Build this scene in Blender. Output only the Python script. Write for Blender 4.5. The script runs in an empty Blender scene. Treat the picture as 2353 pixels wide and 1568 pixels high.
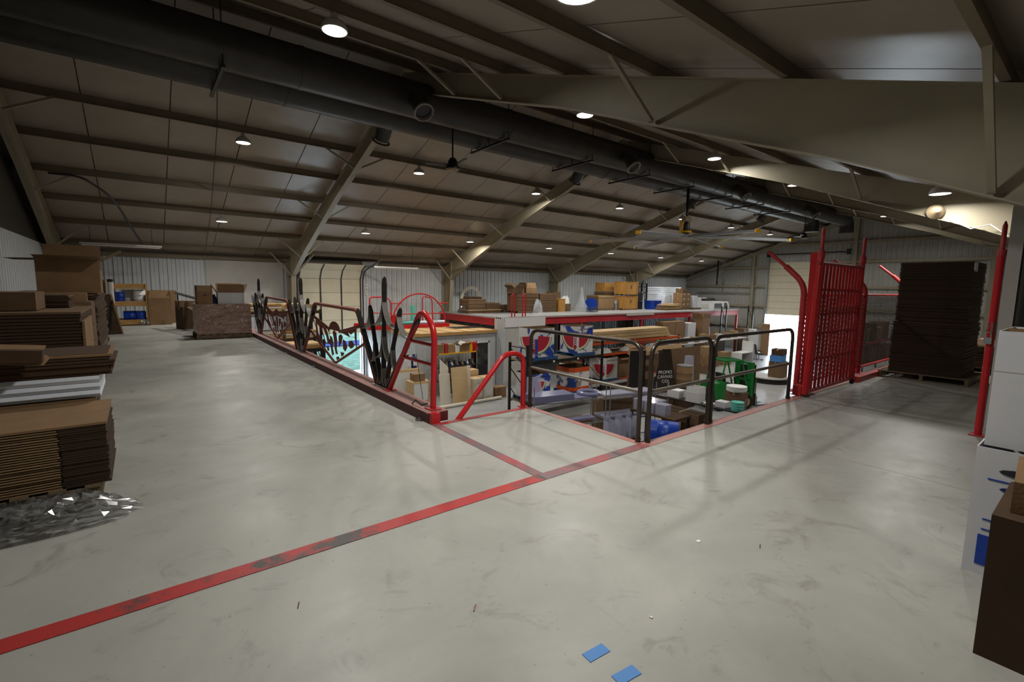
import bpy, bmesh, math, random
from mathutils import Vector, Matrix
random.seed(11)
scene = bpy.context.scene
COL = scene.collection
# ---------------------------------------------------------------- camera
EYE = 1.62
LF = -3.6                       # lower floor
YW, YR = 26.0, -1.4             # left / right eave walls
XE, XG = -2.62, 41.9            # near end wall / far gable wall
RY, RZ, SL = 12.293, 7.2214, .332   # ridge line (rafter tops) and roof pitch
FX = [-2.93, 5.975, 14.88, 23.79, 32.70]
cam = bpy.data.cameras.new('camera'); cam.sensor_width = 36; cam.sensor_fit = 'HORIZONTAL'
cam.lens = 36 * 1088.6 / 2353; cam.clip_start = .05; cam.clip_end = 500
camo = bpy.data.objects.new('camera', cam); COL.objects.link(camo)
ya, pi_, ro = [math.radians(a) for a in (51.8614, 6.6166, .8984)]
f_ = Vector((math.cos(ya) * math.cos(pi_), math.sin(ya) * math.cos(pi_), -math.sin(pi_)))
r_ = Vector((math.sin(ya), -math.cos(ya), 0)); u_ = r_.cross(f_)
r2 = r_ * math.cos(ro) + u_ * math.sin(ro); u2 = -r_ * math.sin(ro) + u_ * math.cos(ro)
camo.matrix_world = Matrix(((r2.x, u2.x, -f_.x, 0), (r2.y, u2.y, -f_.y, 0), (r2.z, u2.z, -f_.z, EYE), (0, 0, 0, 1)))
scene.camera = camo
# ---------------------------------------------------------------- sky and exposure
w = bpy.data.worlds.new('sky'); scene.world = w; w.use_nodes = True
bg = w.node_tree.nodes['Background']; bg.inputs[0].default_value = (.72, .85, 1, 1); bg.inputs[1].default_value = 20.0
vs = scene.view_settings
vs.view_transform = 'Standard'; vs.look = 'None'; vs.gamma = 1; vs.use_curve_mapping = False; vs.exposure = 0
LAMP = 120.0
scene.cycles.max_bounces = 5; scene.cycles.diffuse_bounces = 3; scene.cycles.glossy_bounces = 2; scene.cycles.adaptive_threshold = .06; scene.cycles.adaptive_min_samples = 16; scene.cycles.sample_clamp_indirect = 6
# ---------------------------------------------------------------- materials
def lin(h):
    c = [int(h[i:i+2], 16) / 255 for i in (0, 2, 4)]
    return tuple(x / 12.92 if x <= .04045 else ((x + .055) / 1.055) ** 2.4 for x in c) + (1,)
M = {}
def mat(name, col, rough=.6, metal=0, var=0., vs=3., bump=0., bs=40., col2=None, stretch=None, spec=.5, trans=0, alpha=1, emit=0, ior=1.45):
    m = bpy.data.materials.new(name); m.use_nodes = True; nt = m.node_tree; b = nt.nodes['Principled BSDF']
    c = lin(col)
    b.inputs['Base Color'].default_value = c; b.inputs['Roughness'].default_value = rough
    b.inputs['Metallic'].default_value = metal; b.inputs['Specular IOR Level'].default_value = spec
    b.inputs['IOR'].default_value = ior
    if trans: b.inputs['Transmission Weight'].default_value = trans
    if alpha < 1: b.inputs['Alpha'].default_value = alpha
    if emit: b.inputs['Emission Color'].default_value = c; b.inputs['Emission Strength'].default_value = emit
    if var or bump:
        tc = nt.nodes.new('ShaderNodeTexCoord'); out = tc.outputs['Object']
        if stretch:
            mp = nt.nodes.new('ShaderNodeMapping'); mp.inputs['Scale'].default_value = stretch
            nt.links.new(out, mp.inputs[0]); out = mp.outputs[0]
    if var:
        n = nt.nodes.new('ShaderNodeTexNoise'); n.inputs['Scale'].default_value = vs; n.inputs['Detail'].default_value = 6; n.inputs['Roughness'].default_value = .6
        nt.links.new(out, n.inputs['Vector'])
        rp = nt.nodes.new('ShaderNodeValToRGB'); rp.color_ramp.elements[0].position = .3; rp.color_ramp.elements[1].position = .72
        d = lin(col2) if col2 else tuple(x * (1 - var) for x in c[:3]) + (1,)
        rp.color_ramp.elements[0].color = d; rp.color_ramp.elements[1].color = c if col2 else tuple(min(1, x * (1 + var * .5)) for x in c[:3]) + (1,)
        nt.links.new(n.outputs['Fac'], rp.inputs[0]); nt.links.new(rp.outputs[0], b.inputs['Base Color'])
    if bump:
        n2 = nt.nodes.new('ShaderNodeTexNoise'); n2.inputs['Scale'].default_value = bs; n2.inputs['Detail'].default_value = 4
        nt.links.new(out, n2.inputs['Vector'])
        bm_ = nt.nodes.new('ShaderNodeBump'); bm_.inputs['Strength'].default_value = bump; bm_.inputs['Distance'].default_value = .02
        nt.links.new(n2.outputs['Fac'], bm_.inputs['Height']); nt.links.new(bm_.outputs[0], b.inputs['Normal'])
    M[name] = m
    return m
mat('insul', '9a9082', .36, var=.12, vs=1.2, bump=.25, bs=3)
mat('purlin', '786d59', .55, var=.15, vs=2)
mat('steel', '968e78', .5, var=.1, vs=1.5)
mat('corr', 'c6cacc', .4, metal=0, var=.12, vs=1.5)
mat('corrg', 'a9a9a3', .5, var=.1, vs=1.2)
mat('white_panel', 'b9b7b0', .6, var=.08, vs=2)
mat('deckred', 'b32b34', .45, var=.2, vs=3)
mat('red', 'b82024', .28, var=.15, vs=5)
mat('redold', 'b03234', .45, var=.3, vs=6)
mat('brownred', '8a4838', .5, var=.2, vs=6)
mat('oxide', '5a1e1e', .55, var=.3, vs=4)
mat('oxidetop', '9a716a', .6, var=.25, vs=3)
mat('black', '1d1c1c', .4, var=.2, vs=5)
mat('ski', '2a2928', .33, var=.25, vs=4)
mat('band', '8f8d88', .35, metal=.2)
mat('pipe', '4f4740', .32, metal=.75, var=.3, vs=4)
mat('pipe2', '8d867c', .35, metal=.7, var=.25, vs=5)
mat('galv', '9fa3a6', .35, metal=.6, var=.15, vs=4)
mat('duct', '484643', .42, metal=.5, var=.2, vs=2)
mat('door', 'd6cdb2', .55, var=.06, vs=2)
mat('card', '876a4a', .8, var=.14, vs=3, bump=.1, bs=60)
mat('card2', '6f573e', .85, var=.2, vs=4)
mat('card3', '977b57', .8, var=.12, vs=3)
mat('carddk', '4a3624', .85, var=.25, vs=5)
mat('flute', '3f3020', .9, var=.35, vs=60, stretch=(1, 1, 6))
mat('tape', 'b9935f', .3)
mat('wood', 'b98f55', .7, var=.25, vs=2.5, stretch=(1, 6, 6))
mat('woodl', 'd2b384', .65, var=.15, vs=2.5, stretch=(1, 5, 5))
mat('ply', 'c39a62', .6, var=.2, vs=2, stretch=(1, 4, 1))
mat('plyor', 'b0803e', .6, var=.22, vs=2, stretch=(1, 4, 1))
mat('palletw', '74634d', .8, var=.3, vs=4, stretch=(1, 6, 6))
mat('palletb', '2f5f8f', .7, var=.3, vs=4)
mat('white', 'dcdcda', .5)
mat('whitebox', 'cfd0d4', .6, var=.05, vs=2)
mat('cream', 'ded6c4', .5, var=.05, vs=2)
mat('foam', 'dfe6ee', .6, var=.05, vs=8, bump=.2, bs=30)
mat('blue', '1440a8', .35, var=.1, vs=4)
mat('bluedk', '122a63', .4)
mat('orange', 'd2541e', .4, var=.12, vs=5)
mat('green', '1d7a35', .35, var=.2, vs=3)
mat('rubber', '1a1a1a', .8)
mat('teal', '5fb8a8', .45)
mat('yellow', 'e0a81c', .4)
mat('wrap', 'a58a7c', .1, var=.25, vs=2, stretch=(1, 1, 5), bump=.9, bs=6, col2='71513f', spec=1.0)
mat('acryl', 'c9cbe0', .12, alpha=.45, spec=.8)
mat('acryls', '8e90b0', .2, alpha=.85)
mat('glassy', 'dfe4ea', .05, alpha=.3, spec=1)
mat('gravel', 'b8b4aa', .9, var=.2, vs=4)
mat('grass', '303f38', 1, var=.45, vs=2.2, bump=.5, bs=12, spec=0)
mat('road', '151d36', 1, spec=0)
mat('tapeblue', '4a86c8', .6)
mat('tan', '9c8a6e', .6)
mat('print_red', 'b3243a', .5); mat('print_green', '4f7f4a', .5); mat('print_rind', 'd9d6b0', .5); mat('print_dark', '2b2b30', .5)
def film(name, col, fac, rough):
    m = bpy.data.materials.new(name); m.use_nodes = True; nt = m.node_tree; N = nt.nodes.new; L = nt.links.new
    nt.nodes.remove(nt.nodes['Principled BSDF']); out = nt.nodes['Material Output']
    tr = N('ShaderNodeBsdfTransparent'); tr.inputs[0].default_value = (.93, .93, .95, 1); gl = N('ShaderNodeBsdfGlossy'); gl.inputs['Roughness'].default_value = rough; gl.inputs[0].default_value = lin(col)
    lw = N('ShaderNodeLayerWeight'); lw.inputs[0].default_value = .35; mr = N('ShaderNodeMapRange'); mr.inputs[3].default_value = fac; mr.inputs[4].default_value = .9
    mx = N('ShaderNodeMixShader'); L(lw.outputs['Fresnel'], mr.inputs[0]); L(mr.outputs[0], mx.inputs[0]); L(tr.outputs[0], mx.inputs[1]); L(gl.outputs[0], mx.inputs[2]); L(mx.outputs[0], out.inputs[0]); M[name] = m
film('film', 'ffffff', .1, .16)
mat('lens', 'ffffff', .4)
b = M['lens'].node_tree.nodes['Principled BSDF']; b.inputs['Emission Color'].default_value = (1, .95, .87, 1); b.inputs['Emission Strength'].default_value = 4
def concrete(name, c1, c2, c3, r0=.3, r1=.52):
    m = bpy.data.materials.new(name); m.use_nodes = True; nt = m.node_tree; b = nt.nodes['Principled BSDF']; N = nt.nodes.new; L = nt.links.new
    tc = N('ShaderNodeTexCoord')
    def noise(sc, det, rg=.6, dist=0, st=None):
        n = N('ShaderNodeTexNoise'); n.inputs['Scale'].default_value = sc; n.inputs['Detail'].default_value = det; n.inputs['Roughness'].default_value = rg; n.inputs['Distortion'].default_value = dist
        if st:
            mp = N('ShaderNodeMapping'); mp.inputs['Scale'].default_value = st; L(tc.outputs['Object'], mp.inputs[0]); L(mp.outputs[0], n.inputs['Vector'])
        else: L(tc.outputs['Object'], n.inputs['Vector'])
        return n
    def ramp(src, p0, p1, a, bb):
        r = N('ShaderNodeValToRGB'); r.color_ramp.elements[0].position = p0; r.color_ramp.elements[1].position = p1
        r.color_ramp.elements[0].color = a; r.color_ramp.elements[1].color = bb; L(src, r.inputs[0]); return r
    def mix(fac, a, bb):
        x = N('ShaderNodeMix'); x.data_type = 'RGBA'; L(fac, x.inputs[0]); L(a, x.inputs[6]); x.inputs[7].default_value = bb; return x.outputs[2]
    base = ramp(noise(.55, 7, .62, .6).outputs['Fac'], .32, .7, lin(c2), lin(c1))
    st = ramp(noise(2.6, 8, .7, 1.2).outputs['Fac'], .56, .74, (0, 0, 0, 1), (.55, .55, .55, 1))
    sp = ramp(noise(34, 2, .5).outputs['Fac'], .70, .76, (0, 0, 0, 1), (.5, .5, .5, 1))
    sw = ramp(noise(1.3, 6, .7, 2.5, (1, 3.5, 1)).outputs['Fac'], .58, .75, (0, 0, 0, 1), (.05, .05, .05, 1))
    c = mix(st.outputs[0], base.outputs[0], lin(c3)); c = mix(sp.outputs[0], c, lin(c3)); c = mix(sw.outputs[0], c, lin('c9c6bb'))
    L(c, b.inputs['Base Color'])
    rr = ramp(noise(1.1, 5).outputs['Fac'], .3, .7, (r0, r0, r0, 1), (r1, r1, r1, 1)); L(rr.outputs[0], b.inputs['Roughness'])
    bp = N('ShaderNodeBump'); bp.inputs['Strength'].default_value = .08; bp.inputs['Distance'].default_value = .01
    L(noise(14, 5).outputs['Fac'], bp.inputs['Height']); L(bp.outputs[0], b.inputs['Normal'])
    M[name] = m
concrete('concrete', 'acaca4', '8e8e87', '5d5a52')
concrete('concrete2', 'a8a8a4', '939596', '6e6e68', .36, .44)
def worn(name, paint, under, lo=.42, hi=.56):
    m = bpy.data.materials.new(name); m.use_nodes = True; nt = m.node_tree; b = nt.nodes['Principled BSDF']
    tc = nt.nodes.new('ShaderNodeTexCoord'); n = nt.nodes.new('ShaderNodeTexNoise'); n.inputs['Scale'].default_value = 1.7; n.inputs['Detail'].default_value = 9; n.inputs['Roughness'].default_value = .72
    r = nt.nodes.new('ShaderNodeValToRGB'); r.color_ramp.elements[0].position = lo; r.color_ramp.elements[1].position = hi
    r.color_ramp.elements[0].color = lin(under); r.color_ramp.elements[1].color = lin(paint)
    nt.links.new(tc.outputs['Object'], n.inputs[0]); nt.links.new(n.outputs['Fac'], r.inputs[0]); nt.links.new(r.outputs[0], b.inputs['Base Color']); b.inputs['Roughness'].default_value = .45
    M[name] = m
worn('stripe', 'a8312f', '4a4442', .43, .5)
worn('stripe2', 'a04a4c', '6a5e60', .42, .6)
worn('stripe3', 'b06a64', 'a88a80', .35, .6)
# ---------------------------------------------------------------- mesh helpers
class MB:
    def __init__(s): s.v = []; s.f = []
    def add(s, v, f):
        o = len(s.v); s.v += [tuple(p) for p in v]; s.f += [tuple(i + o for i in q) for q in f]; return s
    def box(s, x0, y0, z0, x1, y1, z1):
        return s.add([(x0, y0, z0), (x1, y0, z0), (x1, y1, z0), (x0, y1, z0), (x0, y0, z1), (x1, y0, z1), (x1, y1, z1), (x0, y1, z1)],
                     [(0, 3, 2, 1), (4, 5, 6, 7), (0, 1, 5, 4), (1, 2, 6, 5), (2, 3, 7, 6), (3, 0, 4, 7)])
    def cb(s, c, sz, rz=0, rx=0, ry=0):
        R = Matrix.Rotation(rz, 3, 'Z') @ Matrix.Rotation(ry, 3, 'Y') @ Matrix.Rotation(rx, 3, 'X'); h = [a / 2 for a in sz]; c = Vector(c)
        v = [c + R @ Vector((x * h[0], y * h[1], z * h[2])) for z in (-1, 1) for x, y in ((-1, -1), (1, -1), (1, 1), (-1, 1))]
        return s.add(v, [(0, 3, 2, 1), (4, 5, 6, 7), (0, 1, 5, 4), (1, 2, 6, 5), (2, 3, 7, 6), (3, 0, 4, 7)])
    def bar(s, p, q, wd, th, up=(0, 0, 1)):
        p, q = Vector(p), Vector(q); d = (q - p).normalized(); a = d.cross(Vector(up))
        if a.length < 1e-4: a = d.cross(Vector((1, 0, 0)))
        a.normalize(); b = a.cross(d); a *= wd / 2; b *= th / 2
        v = [c + x * a + y * b for c in (p, q) for x, y in ((-1, -1), (1, -1), (1, 1), (-1, 1))]
        return s.add(v, [(0, 1, 2, 3), (7, 6, 5, 4), (0, 4, 5, 1), (1, 5, 6, 2), (2, 6, 7, 3), (3, 7, 4, 0)])
    def tube(s, pts, r, n=8, cap=True, closed=False):
        P = [Vector(p) for p in pts]; m = len(P); rr = r if isinstance(r, (list, tuple)) else [r] * m; v = []; a = None
        for i, p in enumerate(P):
            if closed: d = (P[(i + 1) % m] - P[i - 1]).normalized()
            else: d = (P[min(i + 1, m - 1)] - P[max(i - 1, 0)]).normalized()
            if a is None:
                a = d.cross(Vector((0, 0, 1)))
                if a.length < .05: a = d.cross(Vector((1, 0, 0)))
            a = (a - d * a.dot(d)).normalized(); b = d.cross(a)
            v += [p + rr[i] * (math.cos(2 * math.pi * k / n) * a + math.sin(2 * math.pi * k / n) * b) for k in range(n)]
        f = []
        for i in range(m if closed else m - 1):
            j = (i + 1) % m
            f += [(i * n + k, i * n + (k + 1) % n, j * n + (k + 1) % n, j * n + k) for k in range(n)]
        if cap and not closed: f += [tuple(range(n))[::-1], tuple((m - 1) * n + k for k in range(n))]
        return s.add(v, f)
    def cyl(s, p, q, r, r1=None, n=14): return s.tube([p, q], [r, r if r1 is None else r1], n)
    def lathe(s, prof, n=20, c=(0, 0, 0)):
        v = [(c[0] + r * math.cos(2 * math.pi * k / n), c[1] + r * math.sin(2 * math.pi * k / n), c[2] + z) for r, z in prof for k in range(n)]
        f = [(i * n + k, i * n + (k + 1) % n, (i + 1) * n + (k + 1) % n, (i + 1) * n + k) for i in range(len(prof) - 1) for k in range(n)]
        if prof[0][0] > 1e-6: f.append(tuple(range(n))[::-1])
        if prof[-1][0] > 1e-6: f.append(tuple((len(prof) - 1) * n + k for k in range(n)))
        return s.add(v, f)
    def prism(s, poly, a, b, fn):          # poly of (u,v), extruded between a and b; fn(u,v,t)->xyz
        n = len(poly); v = [fn(p[0], p[1], a) for p in poly] + [fn(p[0], p[1], b) for p in poly]
        f = [tuple(range(n))[::-1], tuple(range(n, 2 * n))] + [(i, (i + 1) % n, n + (i + 1) % n, n + i) for i in range(n)]
        return s.add(v, f)
    def mesh(s, name, m=None, smooth=False):
        me = bpy.data.meshes.new(name); me.from_pydata(s.v, [], s.f)
        bm = bmesh.new(); bm.from_mesh(me); bmesh.ops.recalc_face_normals(bm, faces=bm.faces); bm.to_mesh(me); bm.free()
        if smooth:
            me.shade_smooth()
            try: me.set_sharp_from_angle(angle=.7)
            except Exception: pass
        if m: me.materials.append(M[m])
        return me
    def build(s, name, m, parent=None, smooth=False, loc=None, rz=0):
        return link(name, s.mesh(name, m, smooth), parent, loc, rz)
def link(name, me, parent=None, loc=None, rz=0):
    o = bpy.data.objects.new(name, me); COL.objects.link(o)
    if parent: o.parent = parent
    if loc: o.location = loc
    if rz: o.rotation_euler[2] = rz
    return o
def tag(o, label, cat, group=None):
    o['label'] = label; o['category'] = cat
    if group: o['group'] = group
    return o
def thing(name, label, cat, loc=(0, 0, 0), rz=0, group=None):
    o = bpy.data.objects.new(name, None); COL.objects.link(o); o.location = loc; o.rotation_euler[2] = rz; o.empty_display_size = .1
    return tag(o, label, cat, group)
def struct(o, label=None):
    o['kind'] = 'structure'
    if label: o['label'] = label
    return o
def sempty(name, label=None, loc=(0, 0, 0)):
    o = bpy.data.objects.new(name, None); COL.objects.link(o); o.location = loc; o['kind'] = 'structure'
    if label: o['label'] = label
    return o
def dup(root, loc, rz, label, group=None):
    r = root.copy(); COL.objects.link(r); r.location = loc; r.rotation_euler[2] = rz; r['label'] = label
    if group: r['group'] = group
    for ch in list(root.children):
        c = ch.copy(); COL.objects.link(c); c.parent = r
        for g in list(ch.children):
            d = g.copy(); COL.objects.link(d); d.parent = c
    return r
def arc(c, r, a0, a1, n, fn): return [fn(c[0] + r * math.cos(a0 + (a1 - a0) * i / n), c[1] + r * math.sin(a0 + (a1 - a0) * i / n)) for i in range(n + 1)]
def rounded(pts, r, n=5):
    P = [Vector(p) for p in pts]; out = [P[0]]
    for i in range(1, len(P) - 1):
        a = (P[i - 1] - P[i]); b = (P[i + 1] - P[i]); k = min(r, a.length * .45, b.length * .45); s0 = P[i] + a.normalized() * k; s1 = P[i] + b.normalized() * k
        out += [s0 * (1 - t) ** 2 + P[i] * 2 * t * (1 - t) + s1 * t * t for t in [j / n for j in range(n + 1)]]
    return out + [P[-1]]
def text(name, s, size, m, parent, loc, rot, align='CENTER'):
    c = bpy.data.curves.new(name, 'FONT'); c.body = s; c.size = size; c.align_x = align; c.extrude = .001
    o = bpy.data.objects.new(name, c); COL.objects.link(o); dg = bpy.context.evaluated_depsgraph_get()
    me = bpy.data.meshes.new_from_object(o.evaluated_get(dg)); bpy.data.objects.remove(o); me.materials.clear(); me.materials.append(M[m])
    t = link(name, me, parent, loc); t.rotation_euler = rot; return t
def plate(name, loops, th, m, parent, fn, smooth=False):       # flat sheet with holes: first loop is the outline
    c = bpy.data.curves.new(name, 'CURVE'); c.dimensions = '2D'; c.fill_mode = 'BOTH'; c.extrude = th / 2
    for lp in loops:
        sp = c.splines.new('POLY'); sp.points.add(len(lp) - 1); sp.use_cyclic_u = True
        for q, p in zip(sp.points, lp): q.co = (p[0], p[1], 0, 1)
    o = bpy.data.objects.new(name, c); COL.objects.link(o); dg = bpy.context.evaluated_depsgraph_get()
    me = bpy.data.meshes.new_from_object(o.evaluated_get(dg)); bpy.data.objects.remove(o)
    for v in me.vertices: v.co = fn(*v.co)
    me.materials.clear(); me.materials.append(M[m])
    return link(name, me, parent)
ORD = ['first', 'second', 'third', 'fourth', 'fifth', 'sixth', 'seventh', 'eighth', 'ninth', 'tenth']
def roofz(y): return RZ - SL * abs(y - RY)
# ================================================================ structure
# ---- floors
fl = sempty('floor_upper', 'smooth grey concrete mezzanine floor with stains and joints')
def slab(x0, y0, x1, y1, z0=-.28, z1=0, parent=fl, m='concrete'):
    MB().box(x0, y0, z0, x1, y1, z1).build('slab', m, parent)
slab(XE, YR, 5.285, 2.83); slab(5.292, YR, 12.4, 2.83); slab(12.407, YR, 20, 2.83); slab(20.007, YR, XG, 2.83)
slab(XE, 2.95, 2.58, 13.5); slab(XE, 13.507, 2.58, YW); slab(2.68, 2.95, 4.0, 4.72)
def trim(n, m, x0, y0, z0, x1, y1, z1, label):
    return struct(MB().box(x0, y0, z0, x1, y1, z1).build('trim_%d' % n, m), label)
trim(1, 'stripe', XE, 2.83, -.28, 2.62, 2.95, .004, 'worn red painted steel strip across the near floor')
trim(2, 'stripe2', 2.622, 2.83, -.28, 4.05, 2.95, .004, 'dark scuffed red strip beside the floor patch')
trim(3, 'stripe3', 4.052, 2.83, -.28, XG, 2.95, .004, 'faded pink painted edge strip under the pipe railings')
trim(4, 'stripe2', 2.58, 2.952, -.28, 2.68, 4.84, .004, 'scuffed red and grey strip leading to the curb end')
trim(5, 'stripe3', 4.0, 2.952, -.28, 4.08, 4.8, .004, 'faded pink edge of the square floor patch')
trim(6, 'stripe', 2.682, 4.72, -.28, 4.0, 4.8, .004, 'red painted edge of the floor patch below the handrail')
fb = sempty('edge_beam', 'red steel beams under the mezzanine edge')
MB().box(4.1, 2.87, -.7, XG, 2.95, -.281).build('beam', 'deckred', fb)
MB().box(2.58, 4.86, -.7, 2.68, YW, -.0).build('beam', 'deckred', fb)
cu = sempty('curb', 'raised dark red steel curb along the pit edge, with pinkish top')
MB().box(2.58, 4.86, 0, 2.85, YW, .112).build('curb_body', 'oxide', cu)
MB().box(2.578, 4.862, .112, 2.852, YW, .122).build('curb_top', 'oxidetop', cu)  # top strip coloured paler and pinker than the body
MB().box(2.59, 4.78, 0, 2.7, 4.858, .13).build('curb_cap', 'red', cu)
for y in (9.4, 11.6):
    MB().box(2.56, y, 0, 2.599, y + .12, .03).build('clip', 'galv', cu)
cu2 = struct(MB().box(10.05, 2.72, .0, 17.5, 2.83, .10).build('curb', 'redold'), 'red steel curb under the chain link fence')
lo = sempty('floor_lower', 'lower warehouse concrete floor')
for i, (x0, x1) in enumerate(((XE, 8.5), (8.507, 20), (20.007, 31), (31.007, XG + .15))):
    slab(x0, YR, x1, YW + .15, LF - .2, LF, lo, 'concrete2')
# ---- far storage deck
dk = sempty('floor_deck', 'storage deck on red beams along the far wall')
DX0, DX1, DY = 14.65, 39.4, 19.55
slab(DX0, DY, DX1, YW, -.08, 0, dk, 'concrete2')
db = sempty('deck_beam', 'red steel beams and posts carrying the storage deck')
def ibeam_x(x0, x1, y, z0, z1, wd, parent, m='deckred'):
    b = MB().box(x0, y - .012, z0, x1, y + .012, z1); b.box(x0, y - wd / 2, z0, x1, y + wd / 2, z0 + .02); b.box(x0, y - wd / 2, z1 - .02, x1, y + wd / 2, z1)
    return b.build('beam', m, parent)
ibeam_x(17.4, 28.6, DY + .06, -.46, -.081, .14, db); ibeam_x(28.61, DX1, DY + .06, -.46, -.081, .14, db)
b = MB().box(DX0 + .05, DY + .6, -.46, DX0 + .074, YW, -.081); b.box(DX0, DY + .6, -.46, DX0 + .12, YW, -.44); b.box(DX0, DY + .6, -.10, DX0 + .12, YW, -.081); b.build('beam', 'deckred', db)
for x in (20.6, 26.4, 32.2, DX1 - .12):
    MB().box(x - .07, DY, LF, x + .07, DY + .14, -.461).build('post', 'deckred', db)
for x in (22.6, 30.5):
    MB().box(x - .07, 23.4, LF, x + .07, 23.55, -.081).build('post', 'oxide', db)
struct(MB().box(24.7, DY - .06, -.17, 27.6, DY - .012, .01).build('trim_7', 'white_panel'), 'pale plate hung over the red deck beam')
# enclosure under the deck corner
en = sempty('wall_enclosure', 'grey corrugated side and white front panel of the enclosure under the deck')
MB().box(DX0 + .0, DY - .25, LF, DX0 + .03, DY + .62, -.02).build('panel', 'corr', en)
for k in range(5):
    MB().box(DX0 - .02, DY - .2 + k * .18, LF, DX0, DY - .16 + k * .18, -.02).build('rib', 'corr', en)
MB().box(DX0 + .031, DY - .27, -.5, 17.45, DY - .24, -.02).build('panel', 'white', en)
MB().box(DX0 + .031, DY - .23, LF, 16.2, DY - .2, -.501).build('panel', 'white_panel', en)
# ---- corrugated walls
def ribbed(wd, z0, z1, amp=.06, n=3, ztop=None):
    prof = []; st = wd / n
    for k in range(n):
        u = k * st; prof += [(u, 0), (u + .012, amp), (u + .045, amp), (u + .057, 0)]
        prof += [(u + st * .5 - .012, 0), (u + st * .5, amp * .45), (u + st * .5 + .012, 0)]
    prof.append((wd, 0)); v = []; zt = ztop or (lambda u: z1)
    for u, d in prof: v += [(u, -d, z0), (u, -d, zt(u))]
    f = [(2 * i, 2 * i + 2, 2 * i + 3, 2 * i + 1) for i in range(len(prof) - 1)]
    return MB().add(v, f)
wl = sempty('wall_left', 'long corrugated metal eave wall behind the storage deck')
DA, DB, DT = 6.42, 9.68, 1.86       # eave door opening
back = MB(); back.box(XE - .2, YW, LF, DA, YW + .12, 2.96); back.box(DB, YW, LF, XG + .2, YW + .12, 2.96); back.box(DA, YW, DT, DB, YW + .12, 2.96)
back.build('backing', 'corrg', wl)
full = ribbed(.914, LF, 2.84).mesh('wall_panel', 'corr'); over = ribbed(.914, DT, 2.84).mesh('wall_panel', 'corr')
x = XE
while x < XG - .5:
    inside = x + .914 > DA and x < DB
    if inside and x < DA - .02:
        link('wall_panel', ribbed(DA - x, LF, 2.84, n=2).mesh('wall_panel', 'corr'), wl, (x, YW - .002, 0)); x = DA; continue
    if inside:
        wd = min(.914, DB - x)
        link('wall_panel', over if wd > .9 else ribbed(wd, DT, 2.84, n=2).mesh('wall_panel', 'corr'), wl, (x, YW - .002, 0)); x += wd; continue
    link('wall_panel', full, wl, (x, YW - .002, 0)); x += .914
MB().box(2.45, YW - .095, -.0, 5.72, YW - .07, 2.6).build('cover_sheet', 'white_panel', wl)
MB().box(XE, YW - .14, 2.62, XG, YW - .03, 2.8).build('girt', 'purlin', wl)
wg = sempty('wall_far', 'far gable wall of grey metal panels with girts and an open loading door')
GA, GB, GT = 14.72, 18.39, 3.92
y = YR
while y < YW - .01:
    wd = min(.914, YW - y)
    cut = y + wd > GA and y < GB
    if cut and y < GA - .02: wd = GA - y; cut = False
    elif cut: wd = min(wd, GB - y)
    zt = lambda u, y=y: roofz(y + u) + .2
    me = ribbed(wd, GT if cut else LF, 0, .025, max(1, round(wd / .3)), zt).mesh('wall_panel', 'corrg')
    o = link('wall_panel', me, wg, (XG, y, 0)); o.rotation_euler[2] = math.pi / 2
    y += wd
bk = MB(); top = [(YR, roofz(YR) + .25), (RY, RZ + .25), (YW, roofz(YW) + .25)]
for (a, z0, c) in ((YR, LF, GA), (GA, GT, GB), (GB, LF, YW)):
    seg = [(a, z0), (c, z0), (c, roofz(c) + .25)] + ([(RY, RZ + .25)] if a < RY < c else []) + [(a, roofz(a) + .25)]
    bk.prism(seg, XG + .03, XG + .15, lambda u, v, t: (t, u, v))
bk.build('backing', 'corrg', wg)
def girt(y0, y1, z): MB().box(XG - .2, y0, z - .09, XG - .03, y1, z + .09).build('girt', 'steel', wg)
for z in (-1.5, .24, 1.92): girt(GB + .12, YW, z)
girt(GB + .12, 23.4, 3.5)
for z in (-1.5, .24, 1.92, 3.8): girt(YR, GA - .12, z)
girt(4.2, GA + 2.6, 5.25)
for yy in (19.62, 12.32, 5.0): MB().box(XG - .3, yy - .11, LF, XG - .03, yy + .11, roofz(yy)).build('post', 'steel', wg)
for yy in (GB + .06, GA - .06): MB().box(XG - .26, yy - .06, LF, XG - .03, yy + .06, 4.3).build('jamb', 'galv', wg)
for sgn, e in ((1, YW), (-1, YR)):
    p, q = (XG - .2, RY, RZ - .15), (XG - .2, e, roofz(e) - .15); MB().bar(p, q, .2, .3).build('rake_beam', 'steel', wg)
we = sempty('wall_near', 'near end wall with light corrugated liner panels')
liner = ribbed(.914, 0, 2.86).mesh('wall_panel', 'corr')
y = YR
while y < YW:
    o = link('wall_panel', liner, we, (XE + .02, y + .914, 0)); o.rotation_euler[2] = -math.pi / 2; y += .914
bk = MB(); bk.prism([(YR, LF), (YW, LF), (YW, roofz(YW) + .25), (RY, RZ + .25), (YR, roofz(YR) + .25)], XE - .12, XE, lambda u, v, t: (t, u, v)); bk.build('backing', 'duct', we)
wr = struct(MB().box(XE - .2, YR - .12, LF, XG + .2, YR, roofz(YR) + .25).build('wall_right', 'corrg'), 'plain metal eave wall behind the boxes')
# partition at right with red header
pt = sempty('partition', 'grey corrugated partition with red header beside the red pole')
MB().box(7.98, .74, 0, 8.12, .86, 2.64).build('post', 'white_panel', pt)
MB().box(8.02, .60, 0, 8.1, .74, 2.64).build('post', 'duct', pt)  # dark strip painting the shade of the recess beside the jamb
MB().box(7.96, YR, 2.641, 8.14, .86, 2.85).build('header', 'deckred', pt)
for k in range(5):
    o = link('wall_panel', ribbed(.4, 0, 2.64, .03, 2).mesh('wall_panel', 'corr'), pt, (8.06, .6 - k * .4, 0)); o.rotation_euler[2] = -math.pi / 2
    o.scale = (1, -1, 1); o.location.y = .6 - k * .4
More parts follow.
